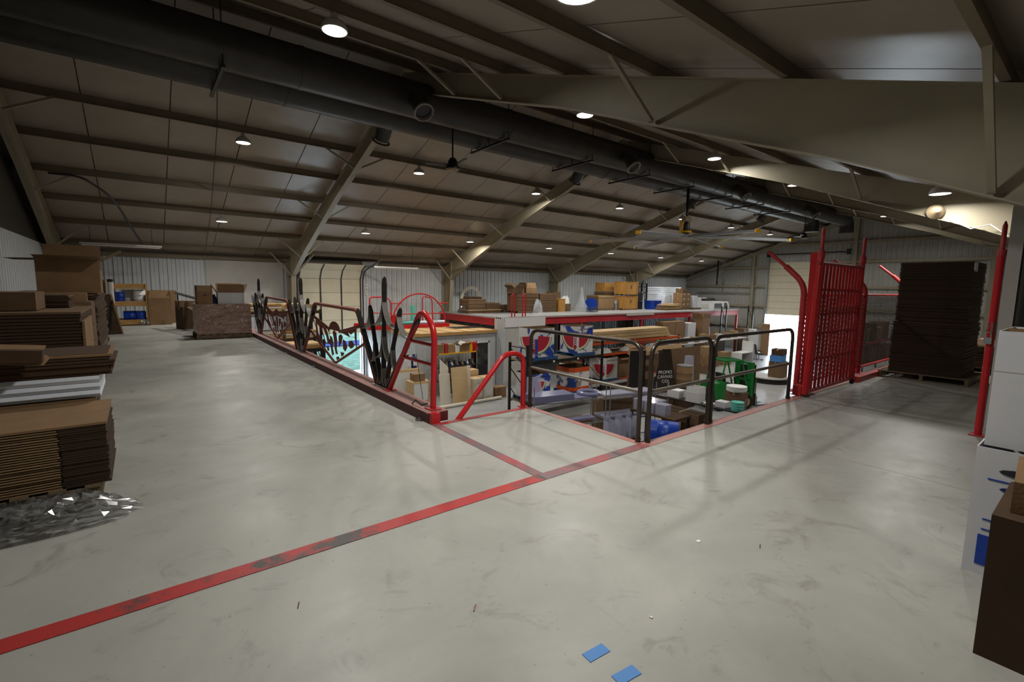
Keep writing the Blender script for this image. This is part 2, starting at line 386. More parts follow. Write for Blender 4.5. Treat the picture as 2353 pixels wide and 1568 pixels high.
# ---- roof
PL = [13.0, 14.43, 16.2, 17.98, 19.76, 21.5, 23.25, 25.1]; PR = [11.6, 9.77, 7.98, 6.19, 4.38, 2.58, .78, -1.0]
for nm, ys, e, sg in (('ceiling_left', PL, YW + .12, 1), ('ceiling_right', PR, YR - .12, -1)):
    ce = sempty(nm, 'vinyl faced insulation of the %s roof slope between purlins' % ('far' if sg > 0 else 'near'))
    za, zb = RZ + .215, roofz(e) + .215
    n = 25; wd = (XG - XE) / n
    def fn(u, v, t): return (t, u, v)
    pc = MB().prism([(RY, za), (e, zb), (e, zb + .03), (RY, za + .03)], 0, wd - .024, fn).mesh('insulation_panel', 'insul')
    for k in range(n): link('insulation_panel', pc, ce, (XE + k * wd, 0, 0))
    MB().prism([(RY, za + .05), (e, zb + .05), (e, zb + .1), (RY, za + .1)], XE - .3, XG + .3, fn).build('roof_sheet', 'duct', ce)
    for y in ys:
        z = roofz(y); b = MB(); b.prism([(y - .035, z + .01), (y + .035, z + .01), (y + .035, z + .018), (y + .004, z + .018), (y + .004, z + .2), (y + .06, z + .2), (y + .06, z + .208), (y - .004, z + .208), (y - .004, z + .018), (y - .035, z + .018)], XE, XG, fn)
        b.build('purlin', 'purlin', ce)
struct(MB().box(XE, RY - .25, RZ + .17, XG, RY + .25, RZ + .2).build('trim_8', 'insul'), 'ridge strip at the roof peak')
# ---- steel frames
DEP = [(0, .5), (6, .53), (10.3, .8), (12.75, 1.1)]
def dep(d):
    for (a, b), (c, e) in zip(DEP, DEP[1:]):
        if d <= c: return b + (e - b) * (d - a) / (c - a)
    return DEP[-1][1]
for i, fx in enumerate(FX):
    if i == 0: fx = XE + .3
    fr = sempty('frame_beam', 'tan tapered steel rafter frame, %s from the near end wall' % ORD[i])
    for sg in (1, -1):
        ds = [0, 3, 6, 8, 10.3, 12.6]
        tp = [(RY + sg * d, roofz(RY + sg * d)) for d in ds]; bt = [(RY + sg * d, roofz(RY + sg * d) - dep(d)) for d in ds]
        rf = MB(); rf.prism(tp + bt[::-1], fx - .005, fx + .005, lambda u, v, t: (t, u, v))
        for ln, o in ((tp, -.014), (bt, 0)):
            rf.prism([(u, v + o) for u, v in ln] + [(u, v + o + .014) for u, v in ln[::-1]], fx - .1, fx + .1, lambda u, v, t: (t, u, v))
        rf.build('rafter', 'steel', fr)
        y0 = RY + sg * 12.6; y1 = RY + sg * 13.6; zt = roofz(y1); kz = bt[-1][1]
        yb = RY + sg * 13.05
        c = MB(); c.prism([(y0, kz), (y1, kz), (y1, LF), (yb, LF)], fx - .006, fx + .006, lambda u, v, t: (t, u, v))
        c.prism([(y0, kz), (y0 + sg * .02, kz), (yb + sg * .02, LF), (yb, LF)], fx - .11, fx + .11, lambda u, v, t: (t, u, v))
        c.prism([(y1 - sg * .02, zt), (y1, zt), (y1, LF), (y1 - sg * .02, LF)], fx - .11, fx + .11, lambda u, v, t: (t, u, v))
        c.prism([(y0, kz), (y0 + sg * .015, kz), (y0 + sg * .015, tp[-1][1]), (y0, tp[-1][1])], fx - .09, fx + .09, lambda u, v, t: (t, u, v))
        c.prism([(y0, kz), (y1, kz), (y1, zt), (y0, tp[-1][1])], fx - .006, fx + .006, lambda u, v, t: (t, u, v))
        c.prism([(y0, kz - .01), (y1, kz - .01), (y1, kz + .01), (y0, kz + .01)], fx - .09, fx + .09, lambda u, v, t: (t, u, v))
        c.build('column', 'steel', fr)
        for y in ((16.2, 19.76, 23.25, 25.0) if sg > 0 else (9.77, 7.98, 4.38, .78)):
            d = abs(y - RY); zb = roofz(y) - dep(d) + .05
            for sx in ((-1, 1) if i else (1,)):
                MB().bar((fx + sx * .06, y, zb), (fx + sx * 1.0, y, roofz(y) + .03), .055, .055).build('flange_brace', 'steel', fr)
# ---- overhead doors
def sect_door(name, label, origin, axis, wd, z0, z1, nsec, nst, curve=False):
    d = sempty(name, label, origin); d.rotation_euler[2] = axis; h = (z1 - z0) / nsec
    for k in range(nsec):
        MB().box(0, -.05, z0 + k * h + .008, wd, 0, z0 + (k + 1) * h - .008).build('door_section', 'door', d)
    MB().box(0, -.03, z0, wd, -.02, z1).build('door_core', 'duct', d)
    for s_ in range(nst + 1):
        u = wd * s_ / nst; u0 = min(max(u - .035, 0), wd - .07)
        MB().box(u0, -.085, z0, u0 + .07, -.052, z1).build('stile', 'galv' if not curve else 'duct', d)
    if curve:
        for j, (ya, za, yb2, zb2) in enumerate(((-.05, z1 + .01, -.32, z1 + .42), (-.33, z1 + .43, -.85, z1 + .72))):
            MB().prism([(ya, za), (yb2, zb2), (yb2 + .03, zb2 + .03), (ya + .03, za + .03)], 0, wd, lambda u, v, t: (t, u, v)).build('door_section', 'door', d)
            for s_ in range(nst + 1):
                u = min(max(wd * s_ / nst, .04), wd - .04); MB().bar((u, ya - .03, za), (u, yb2 - .03, zb2), .06, .03).build('stile', 'duct', d)
        for u in (-.08, wd + .08):
            MB().tube(rounded([(u, -.12, LF), (u, -.12, z1), (u, -.4, z1 + .45), (u, -2.6, z1 + .95)], .4), .04, 6).build('track', 'duct', d)
        MB().cyl((-.1, -.2, z1 + .95), (wd + .3, -.2, z1 + .95), .05).build('spring_shaft', 'galv', d)
        MB().box(wd + .0, -.3, z1 + .75, wd + .9, -.08, z1 + 1.0).build('operator', 'galv', d)
    return d
sect_door('door_1', 'raised cream sectional loading door with curved tracks', (DA, YW, 0), 0, DB - DA, -1.1, DT, 4, 3, True)
sect_door('door_2', 'half raised cream sectional door in the far gable wall', (XG - .02, GB, 0), -math.pi / 2, GB - GA, -.42, GT, 8, 3)
for o in [o for o in COL.objects if o.name.startswith('door_2')]:
    o.scale = (1, -1, 1); o.location.x = XG - .02 - 0
jm = sempty('door_frame', 'white jambs of the loading door in the eave wall')
MB().box(DB, YW - .1, LF, DB + .16, YW + .3, DT).build('jamb', 'white', jm); MB().box(DA - .12, YW - .1, LF, DA, YW + .3, DT).build('jamb', 'steel', jm)
# outside
struct(MB().box(-30, YW + .16, LF - .25, 60, YW + 14, LF - .05).build('ground_outside', 'grass'), 'grass beyond the loading door')
struct(MB().box(-30, YW + 14.01, LF - .25, 60, YW + 17, LF + .02).build('road_outside', 'road'), 'dark path beyond the grass')
struct(MB().prism([(YW + 17.01, LF - .2), (YW + 40, LF + 7), (YW + 40, LF - .2)], -40, 70, lambda u, v, t: (t, u, v)).build('hill', 'grass'), 'grassy bank beyond the path')
struct(MB().box(DA - 2, YW + .16, LF - .05, DB + 3, YW + 2.2, LF - .01).build('path_outside', 'concrete2'), 'pale apron outside the loading door')
struct(MB().box(XG + .16, -40, LF - .25, XG + 70, YW, LF - .02).build('road_yard', 'gravel'), 'bright yard outside the far door')
# ================================================================ lamps
def lamp():
    t = thing('high_bay_lamp', '', 'lamp')
    MB().lathe([(.03, .30), (.05, .29), (.06, .2), (.16, .14), (.2, .06), (.2, .02), (.185, .02), (.185, .04)], 24).build('housing', 'white_panel', t, True)
    MB().lathe([(.182, .018), (.182, .03)], 20).build('lens', 'lens', t)
    ld = bpy.data.lights.new('lamp_light', 'AREA'); ld.shape = 'DISK'; ld.size = .36; ld.energy = LAMP; ld.spread = math.radians(165); ld.color = (1, .965, .905)
    lo_ = link('lamp_light', ld, t, (0, 0, .012))
    MB().cyl((0, 0, .29), (0, 0, .36), .012, n=6).build('hook', 'galv', t)
    return t
L0 = lamp(); first = True
ROWS = [(21.53, 'above the storage deck side'), (16.25, 'midway down the far roof slope'), (8.0, 'on near slope beside the ducts'), (2.66, 'low on the near roof slope')]
for y, ph in ROWS:
    for k in range(7):
        if y < 3 and k in (1, 3, 5, 6): continue
        x = 2.65 + 5.66 * k; z = roofz(y) - .27
        lb = 'round LED lamp %s, %s from near end' % (ph, ORD[k])
        if first: L0.location = (x, y, z); L0['label'] = lb; L0['group'] = 'high bay lamps under the roof'; first = False
        else: dup(L0, (x, y, z), 0, lb, 'high bay lamps under the roof')
# ================================================================ ducts and fans
def duct(y, x1, ph):
    t = thing('air_duct', 'long round grey air duct %s with flared nozzles' % ph, 'duct')
    L = 5.5; x = XE + .1; k = 0
    while x < x1 - .1:
        MB().cyl((x, y, 6.14), (min(x + L, x1) - .02, y, 6.14), .42, n=24).build('duct_section', 'duct', t, True)
        MB().cyl((min(x + L, x1) - .06, y, 6.14), (min(x + L, x1) + .02, y, 6.14), .432, n=24).build('joint_band', 'duct', t, True); x += L
    MB().tube([(x1, y, 6.14), (x1 + .3, y, 6.1), (x1 + .55, y, 5.9), (x1 + .62, y, 5.6), (x1 + .62, y, 5.3)], .4, 20).build('elbow', 'duct', t, True)
    return t
d1 = duct(11.2, 35.2, 'on the near side of the pair'); d2 = duct(12.42, 33.0, 'on the far side of the pair')
def nozzle(t, x, y, sy):
    z = 6.14; p = [(x, y, z), (x, y + sy * .42, z - .15), (x, y + sy * .62, z - .3), (x, y + sy * .78, z - .5)]
    n = MB().tube(p, [.2, .2, .21, .2], 18).build('nozzle', 'duct', t, True)
    a = Vector(p[3]); d = (Vector(p[3]) - Vector(p[2])).normalized(); q = a + d * .06
    b = MB(); ring = [(a + d * .05 + .22 * (math.cos(i * math.pi / 9) * Vector((1, 0, 0)) + math.sin(i * math.pi / 9) * d.cross(Vector((1, 0, 0))))) for i in range(18)]
    b.tube(ring, .03, 6, closed=True).build('nozzle_rim', 'pipe2' if sy < 0 else 'duct', t, True)
for x in (5.45, 13.2, 20.9, 28.6): nozzle(d1, x, 11.2, -1)
for x in (5.6, 13.3, 21.2, 28.4): nozzle(d2, x, 12.42, 1)
for i, x in enumerate((1.5, 8.3, 11.7, 14.7, 17.6, 20.6, 23.6, 26.6)):
    t = thing('duct_hanger', 'thin steel trapeze bar hanging under both ducts, %s from the near end' % ORD[i], 'bracket', (x, 11.8, 5.66), 0, 'duct hangers')
    MB().box(-.03, -.95, -.02, .03, .95, .03).build('bar', 'black', t)
    for s in (-.92, -.0, .92): MB().cyl((0, s, .03), (0, s, roofz(11.8 + s) - 5.66 + .1), .012, n=6).build('rod', 'black', t)
def small_fan(x, y, z, label, rot):
    t = thing('ceiling_fan', label, 'fan', (x, y, z), rot)
    MB().cyl((0, 0, .12), (0, 0, roofz(y) - z + .1), .022, n=8).build('down_rod', 'black', t)
    MB().lathe([(.05, .2), (.09, .18), (.13, .1), (.14, 0), (.2, -.06), (.2, -.1), (0, -.12)], 18).build('motor', 'black', t, True)
    MB().lathe([(.0, -.15), (.16, -.145), (.19, -.105)], 18).build('light_cover', 'tan', t, True)
    for k in range(3):
        a = k * 2 * math.pi / 3; c, s = math.cos(a), math.sin(a)
        def fn(u, v, tt): return (u * c - v * s, u * s + v * c, tt + v * .25 + (.03 if u > .4 else 0))
        MB().prism([(.1, -.05), (.3, -.09), (.72, -.06), (.78, 0), (.72, .05), (.3, .08), (.1, .05)], .0, .012, fn).build('blade', 'black', t)
small_fan(7.07, 11.8, 4.93, 'dark three blade ceiling fan on a long rod near the ducts', .5)
small_fan(31.0, 11.8, 4.8, 'small dark ceiling fan far off near the gable wall', 1.2)
hv = thing('large_fan', 'giant six blade ceiling fan with yellow motor guard and long silver blades', 'fan', (18.62, 11.75, 3.86))
MB().cyl((0, 0, .8), (0, 0, 3.3), .06, n=10).build('down_rod', 'black', hv)
MB().box(-.22, -.1, .62, .22, .1, .82).build('mount', 'tan', hv)
MB().lathe([(.12, .1), (.14, .25), (.14, .5), (.1, .6)], 14).build('motor', 'black', hv, True)
MB().box(-.2, .06, -.02, -.14, .2, .66).build('guard', 'yellow', hv); MB().lathe([(0, .14), (.22, .14), (.24, .18), (.22, .22), (0, .22)], 18).build('guard', 'yellow', hv, True)
MB().lathe([(0, -.08), (.3, -.06), (.34, 0), (.3, .06), (0, .08)], 20).build('hub', 'galv', hv, True)
def bdir(dx, dy): n = math.hypot(dx, dy); return dx / n, dy / n
for k in range(6):
    a = math.radians(8 + 60 * k); c, s = math.cos(a), math.sin(a); R_ = 4.0
    b = MB(); b.prism([(.25, -.11), (R_, -.11), (R_, .11), (.25, .11)], -.02, .02, lambda u, v, t: (u * c - v * s, u * s + v * c, t + v * .45 - .012 * u * u))
    bl = b.build('blade', 'galv', hv)
    MB().cb((c * (R_ + .03), s * (R_ + .03), -.19), (.05, .2, .12), a).build('blade_tip', 'yellow', bl)
# horn speaker on second frame, wires and tube lights
t = thing('horn_speaker', 'cream horn loudspeaker on the rafter near the red pole', 'speaker', (14.75, 2.85, 3.5))
MB().lathe([(.17, 0), (.155, .02), (.07, .2), (.04, .24)], 20).build('horn', 'tan', t, True).rotation_euler = (math.radians(90), 0, math.radians(-70))
MB().lathe([(.08, .0), (.1, .02), (.1, .14), (.04, .2)], 14).build('driver', 'tan', t, True).location = (.25, .1, 0)
MB().box(.2, .02, .08, .26, .1, .3).build('bracket', 'duct', t)
tl = thing('tube_light', 'unlit white fluorescent tube fitting hanging near the loading door', 'lamp', (9.4, 23.3, 2.45))
MB().box(0, -.06, 0, 2.4, .06, .06).build('fitting', 'white', tl); MB().cyl((.05, 0, -.03), (2.35, 0, -.03), .018, n=8).build('tube', 'white', tl)
for x in (.3, 2.1): MB().cyl((x, 0, .06), (x, 0, roofz(23.3) - 2.45), .008, n=5).build('wire', 'black', tl)
tl = thing('tube_light', 'unlit fluorescent tube fitting in the dark corner at the near end', 'lamp', (-1.6, 23.3, 2.9))
MB().box(0, -.06, 0, 2.4, .06, .06).build('fitting', 'white_panel', tl); MB().cyl((.05, 0, -.03), (2.35, 0, -.03), .018, n=8).build('tube', 'white', tl)
for x in (.3, 2.1): MB().cyl((x, 0, .06), (x, 0, roofz(23.3) - 2.9), .008, n=5).build('wire', 'black', tl)
cb = MB().tube(rounded([(-1.9, 19.7, 4.7), (-1.2, 19.7, 4.72), (-.5, 20.6, 4.3), (.0, 22.5, 3.35), (.2, 23.1, 3.02)], .8, 8), .035, 6).build('hanging_hose', 'black'); tag(cb, 'thick black hose drooping from the purlins at the near end', 'hose')
for (a, bq, lab) in (((.9, 12.5, 7.0), (1.6, 26, 2.75), 'thin dark cable running down the far roof slope past the nearest lamps'),):
    o = MB().tube([(1.7, 13.0, roofz(13.0) - .01), (2.0, 16.2, roofz(16.2) - .01), (2.3, 21.5, roofz(21.5) - .01), (2.4, 25.1, roofz(25.1) - .01)], .012, 5).build('power_cable', 'black'); tag(o, lab, 'cable')
o = MB().tube([(14.7, 2.6, 3.3), (14.7, 2.2, 3.05), (14.7, 1.9, 3.12), (14.7, 1.6, 2.85), (14.7, .6, 2.7)], .012, 5).build('speaker_wire', 'white'); tag(o, 'loose pale wire sagging below the rafter beside the horn speaker', 'wire')
hb = thing('door_operator', 'dark hanging T shaped door operator bracket at the far gable', 'bracket', (40.5, 22.2, 1.9))
MB().box(-.05, -.05, 0, .05, .05, 2.6).build('hanger', 'black', hb); MB().bar((0, -1.0, 2.75), (0, 1.3, 2.3), .12, .1).build('cross_bar', 'black', hb); MB().bar((0, 0, .4), (0, -.7, 2.6), .06, .06).build('strut', 'galv', hb)
MB().box(-.08, -1.9, 0, .08, 1.8, .1).build('rail', 'pipe2', hb)
dt = thing('track_bar', 'dark horizontal door spring bar high on the far gable wall', 'bar', (XG - .35, 14.2, 4.55))
MB().cyl((0, -1.6, 0), (0, 4.3, 0), .05, n=8).build('bar', 'black', dt)
for s in (-1.5, 4.2): MB().box(-.1, s - .1, -.2, .1, s + .1, .2).build('drum', 'black', dt)
# ================================================================ railings at the pit edge
TX = 2.725
def P(y, z): return (TX, y, z)
TR0 = [(10.74, .122), (9.84, 1.22), (7.49, 1.20), (6.72, .122)]
HOLES_SRC = [   # (y,z) loops of the openings in the plate
    [(9.72, .84), (9.5, .76), (9.28, .62), (9.2, .48), (9.32, .46), (9.5, .55), (9.66, .64)],
    [(9.46, .83), (9.3, .76), (9.14, .64), (9.06, .52), (9.14, .49), (9.3, .6)],
    [(9.16, .79), (9.06, .7), (8.96, .58), (8.89, .6), (8.97, .72), (9.06, .79)],
    [(9.14, .44), (9.02, .45), (8.98, .37), (9.06, .36)],
    [(8.9, .66), (8.8, .64), (8.74, .54), (8.78, .44), (8.72, .34), (8.8, .3), (8.86, .4), (8.9, .5)],
    [(8.74, .74), (8.66, .78), (8.56, .74), (8.52, .6), (8.56, .44), (8.5, .36), (8.6, .36), (8.66, .46), (8.68, .6)],
    [(8.42, .7), (8.3, .74), (8.22, .7), (8.3, .58), (8.42, .5)],
    [(8.2, .66), (8.08, .64), (8.0, .54), (8.1, .46), (8.2, .5)],
    [(7.98, .82), (7.8, .78), (7.62, .85), (7.62, .74), (7.74, .75), (7.86, .73)],
    [(7.9, .66), (7.76, .68), (7.66, .62), (7.72, .57), (7.82, .54), (7.92, .57)],
    [(8.58, .3), (8.46, .33), (8.42, .29), (8.55, .25)],
    [(8.34, .42), (8.16, .43), (8.22, .37), (8.3, .35)],
]
def trapeze(dy, k):
    t = thing('railing_frame', 'red tubular trapezoid railing with cut out scene plate, %s pit curb stretch' % ('nearer' if k == 0 else 'farther'), 'railing', (0, dy, 0))
    MB().tube(rounded([P(*p) for p in TR0], .12), .032, 10).build('frame_tube', 'brownred', t, True)
    MB().tube([P(9.99, .97), P(8.95, .78)], .026, 8).build('upper_rail', 'brownred', t, True); MB().tube([P(8.36, .78), P(7.36, .95)], .026, 8).build('upper_rail', 'brownred', t, True)
    MB().tube(rounded([P(10.33, .70), P(8.65, .18), P(7.17, .70)], .1), .022, 8).build('lower_rail', 'brownred', t, True)
    arch = [(8.65 + .3 * math.cos(a), .78 + .16 * math.sin(a)) for a in [math.pi * i / 10 for i in range(11)]]
    outline = [(9.78, .93)] + [(8.95, .78)] + arch[::-1] + [(8.35, .78), (7.55, .92), (7.55, .55), (8.65, .19), (9.78, .50)]
    loops = [outline] + HOLES_SRC
    plate('scene_plate', loops, .01, 'brownred', t, lambda u, v, w_: (TX + w_, u, v))
    for y in (10.74, 6.72): MB().box(TX - .06, y - .08, .1225, TX + .06, y + .08, .135).build('foot_plate', 'galv', t)
trapeze(0, 0); trapeze(4.56, 1)
def ski_fan(yc, k):
    t = thing('ski_fan', 'fan of five black upright skis tied by curved metal bands, %s' % ('between the two trapezoid frames', 'at the far curb end', 'beside the red A frame')[k], 'sculpture', (0, yc, 0))
    tips = [(.98, 1.23), (.46, 1.31), (-.1, 1.73), (-.62, 1.31), (-1.16, 1.21)]
    for y, z in tips:
        yb = y * .12; d = Vector((0, y - yb, z - .125)); L = d.length; d.normalize(); nn = Vector((0, d.z, -d.y)); o_ = Vector((TX, yb, .125))
        poly = [(-.026, 0), (-.034, L * .25), (-.028, L * .6), (-.035, L * .92), (-.024, L * .98), (0, L), (.024, L * .98), (.035, L * .92), (.028, L * .6), (.034, L * .25), (.026, 0)]
        MB().prism(poly, -.01, .01, lambda u, v, w_: tuple(o_ + d * v + nn * w_ + Vector((u, 0, 0)))).build('ski', 'ski', t)
    def yat(i, z): y, zz = tips[i]; yb = y * .12; return yb + (y - yb) * (z - .125) / (zz - .125)
    for zc in (1.42, .95, .52):
        for i, j, z0, z1 in ((2, 1, zc, zc - .42), (1, 0, zc - .22, zc - .5), (2, 3, zc, zc - .42), (3, 4, zc - .22, zc - .5)):
            z1 = max(z1, .16); z0 = max(z0, .2); a, c = yat(i, z0), yat(j, z1); pts = []
            for n in range(9):
                s = n / 8; pts.append((a + (c - a) * s ** 1.8, z0 + (z1 - z0) * (1 - (1 - s) ** 1.8)))
            b = MB()
            for n in range(8):
                b.prism([pts[n], pts[n + 1], (pts[n + 1][0], pts[n + 1][1] + .014), (pts[n][0], pts[n][1] + .014)], TX - .04, TX + .04, lambda u, v, w_: (w_, u, v))
            b.build('band', 'band', t)
    MB().box(TX - .06, -.2, .1225, TX + .06, .2, .14).build('foot_plate', 'galv', t)
ski_fan(10.9, 0); ski_fan(15.46, 1); ski_fan(6.5, 2)
af = thing('tube_railing', 'glossy red A shaped tube ladder frame at the curb end', 'railing', (0, 0, 0))
MB().tube(rounded([P(6.28, .122), P(5.28, 1.33), P(4.96, 1.12), P(5.0, .122)], .3, 8), .036, 12).build('frame_tube', 'red', af, True)
MB().tube([P(5.66, .9), P(5.0, .9)], .022, 8).build('rung', 'red', af, True); MB().tube([P(5.86, .66), P(5.0, .66)], .022, 8).build('rung', 'red', af, True)
for y in (6.28, 5.0): MB().box(TX - .07, y - .09, .1225, TX + .07, y + .09, .135).build('foot_plate', 'redold', af)
o = MB().tube([(2.62, 5.35, .13), (2.62, 5.25, .2), (2.62, 5.1, .16), (2.66, 5.02, .2)], .008, 6).build('loose_wire', 'black'); tag(o, 'short loose wire lying on the curb beside the A frame', 'wire')
hr = thing('hand_rail', 'glossy red bent tube stair handrail on the floor patch edge', 'railing')
MB().tube(rounded([(2.93, 4.82, -.05), (3.68, 4.82, .76), (3.98, 4.82, .72), (3.99, 4.82, .0)], .26, 8), .034, 12).build('rail_tube', 'red', hr, True)
MB().box(3.93, 4.77, .002, 4.05, 4.87, .012).build('foot_plate', 'redold', hr)
def pipe_rail(a, c, mid, label):
    t = thing('pipe_railing', label, 'railing'); a, c = Vector(a), Vector(c); up = Vector((0, 0, 1.05))
    MB().tube(rounded([a, a + up, c + up, c], .16, 8), .024, 12).build('frame_tube', 'pipe', t, True)
    MB().tube([a + up * .515, c + up * .515], .021, 10).build('mid_rail', 'pipe2', t, True)
    for q in (a, c): MB().cyl((q.x, q.y, .001), (q.x, q.y, .05), .03, n=12).build('socket', 'pipe', t, True)
pipe_rail((4.06, 4.76, .004), (4.06, 2.99, .004), 0, 'bare steel pipe guardrail across the floor patch edge')
pipe_rail((4.13, 2.92, .004), (5.30, 2.92, .004), 0, 'short bare steel pipe guardrail in the middle of the three')
pipe_rail((5.37, 2.92, .004), (7.57, 2.92, .004), 0, 'bare steel pipe guardrail ending at the red gate')
# ================================================================ red gate and fence
g = thing('sliding_gate', 'tall red steel gate of vertical bars with pointed pins', 'gate')
GY = 2.80
MB().tube([(7.86, GY, .06), (8.02, GY, 2.1)], .045, 12).build('end_post', 'red', g, True)
MB().tube([(9.93, GY, .08), (9.9, GY, 2.1)], .035, 12).build('end_post', 'red', g, True)
for x in (8.03, 9.89): MB().tube([(x, GY, 2.1), (x, GY, 2.22)], .05, 12).build('collar', 'redold', g, True); MB().tube([(x, GY, 2.2), (x, GY, 2.52), (x, GY, 2.56)], [.026, .026, .006], 10).build('pin', 'redold', g, True)
MB().tube([(7.95, GY, 2.04), (9.95, GY, 2.04)], .03, 8).build('top_bar', 'redold', g, True); MB().tube([(7.9, GY, .09), (9.95, GY, .09)], .03, 8).build('bottom_bar', 'redold', g, True)
for k in range(12):
    u = (k + 1) / 13; MB().tube([(7.9 + 2.03 * u, GY, .1), (8.02 + 1.88 * u, GY, 2.03)], .021, 8).build('bar', 'red', g, True)
for z in (.55, .95, 1.25, 1.62): MB().box(7.98, GY + .022, z, 9.92, GY + .036, z + .03).build('cross_strap', 'redold', g)
MB().tube([(9.84, GY + .0, .05), (9.84, GY - .05, .05)], .05, 12).build('wheel', 'rubber', g, True); MB().box(9.8, GY - .02, .05, 9.88, GY + .02, .1).build('caster_fork', 'galv', g)
gp = thing('gate_post', 'square red guide post behind the sliding gate on a base plate', 'post', (8.18, 2.93, 0))
MB().box(-.05, -.05, .012, .05, .05, 2.2).build('post', 'red', gp); MB().box(-.25, -.1, .005, .15, .1, .012).build('base_plate', 'oxidetop', gp); MB().box(-.28, -.06, .012, -.08, .06, .16).build('stop_block', 'redold', gp)
for k, x in enumerate((8.27, 11.2, 14.15, 17.1)):
    t = thing('bent_post', 'red tube post bent outward over the pit, %s' % ('left of the gate', 'right of the gate', 'beside the tall carton stack', 'hidden past the carton stack')[k], 'post', (x, 3.08, .005), 0, 'bent red posts')
    MB().tube(rounded([(0, 0, 0), (0, 0, 1.72), (0, .3, 2.0)], .3, 8), .045, 12).build('post', 'redold', t, True)
    MB().tube([(0, .28, 1.98), (0, .58, 2.24)], .028, 10).build('tip', 'redold', t, True)
    MB().box(-.1, -.1, -.003, .1, .1, .01).build('base_plate', 'redold', t)
fc = thing('chain_fence', 'chain link fence panel between red posts and rails', 'fence')
MB().tube([(8.27, 3.08, 1.55), (17.1, 3.08, 1.55)], .024, 8).build('top_rail', 'redold', fc, True); MB().tube([(8.27, 3.08, .12), (17.1, 3.08, .12)], .024, 8).build('bottom_rail', 'redold', fc, True)
b = MB(); s = .075; W_, H_ = 17.05 - 8.3, 1.38; n = int((W_ + H_) / s)
def wire(p, q): b.bar(p, q, .006, .006)
for k in range(n):
    u = k * s
    for dr in (1, -1):
        u0, u1, z0, z1 = u, u - H_, .14, .14 + H_
        if u0 > W_: z0 += (u0 - W_); u0 = W_
        if u1 < 0: z1 += u1; u1 = 0
        if z1 <= z0: continue
        if dr > 0: wire((8.3 + u0, 3.08, z0), (8.3 + u1, 3.08, z1))
        else: wire((17.05 - u0, 3.084, z0), (17.05 - u1, 3.084, z1))
mesh_o = b.build('wire_mesh', 'duct', fc); mesh_o['kind'] = 'stuff'
rp = thing('red_pole', 'tall red pole with padlock and pointed pin beside white cartons', 'pole', (7.5, .85, 0))
MB().tube([(0, 0, .01), (0, 0, 2.05)], .035, 12).build('pole', 'red', rp, True); MB().tube([(0, 0, 2.03), (0, 0, 2.1)], .04, 12).build('collar', 'redold', rp, True)
MB().tube([(0, 0, 2.08), (0, 0, 2.36), (0, 0, 2.41)], [.022, .022, .006], 10).build('pin', 'redold', rp, True)
MB().box(-.09, -.07, .001, .07, .07, .012).build('base_plate', 'redold', rp)
lk = MB().box(-.085, -.02, 1.06, -.045, .045, 1.13).build('padlock', 'galv', rp); MB().tube(rounded([(-.065, -.01, 1.13), (-.065, -.01, 1.19), (-.065, .035, 1.19), (-.065, .035, 1.13)], .02), .006, 6).build('shackle', 'band', lk, True)
MB().lathe([(.042, 1.18), (.044, 1.3)], 12).build('tape_wrap', 'film', rp, True)
# ================================================================ goods: builders
def carton(label, x, y, z, sx, sy, sz, rz=0, m='card', op=0, name='carton', cat='box', group=None, tape=True, fl=.9, hole=False):
    t = thing(name, label, cat, (x, y, z), rz, group); hx, hy = sx / 2, sy / 2; w_ = .006
    if op:
        b = MB(); b.box(-hx, -hy, 0, hx, hy, .008)
        b.box(-hx, -hy, .008, hx, -hy + w_, sz); b.box(-hx, hy - w_, .008, hx, hy, sz); b.box(-hx, -hy + w_, .008, -hx + w_, hy - w_, sz); b.box(hx - w_, -hy + w_, .008, hx, hy - w_, sz)
        b.build('body', m, t)
        L = min(sx, sy) * .45
        for k, (px, py, qx, qy, nx, ny) in enumerate(((-hx, -hy, hx, -hy, 0, -1), (hx, hy, -hx, hy, 0, 1), (hx, -hy, hx, hy, 1, 0), (-hx, hy, -hx, -hy, -1, 0))):
            a = [fl, fl * .4, fl * .7, fl * 1.1][k] * (1 if op == 1 else -.2)
            dx, dz = math.sin(a) * L, math.cos(a) * L
            p, q = Vector((px, py, sz)), Vector((qx, qy, sz)); d = Vector((nx * dx, ny * dx, dz)); th = Vector((nx, ny, 0)) * .005
            v = [p, q, q + d, p + d, p + th, q + th, q + d + th, p + d + th]
            MB().add(v, [(0, 1, 2, 3), (7, 6, 5, 4), (0, 4, 5, 1), (1, 5, 6, 2), (2, 6, 7, 3), (3, 7, 4, 0)]).build('flap', m, t)
    else:
        b = MB().box(-hx, -hy, 0, hx, hy, sz - .006); b.build('body', m, t)
        MB().box(-hx, -hy, sz - .006, hx, -.004, sz).build('flap', m, t); MB().box(-hx, .004, sz - .006, hx, hy, sz).build('flap', m, t)
        if tape:
            tp = MB().box(-hx - .001, -.03, sz, hx + .001, .03, sz + .001); tp.box(-hx - .0015, -.03, sz - min(.1, sz * .5), -hx, .03, sz); tp.build('tape', 'tape', t)
    if hole: MB().cb((-hx * 0, -hy - .001, sz * .72), (.09, .003, .03)).build('hand_hole', 'print_dark', t)
    return t
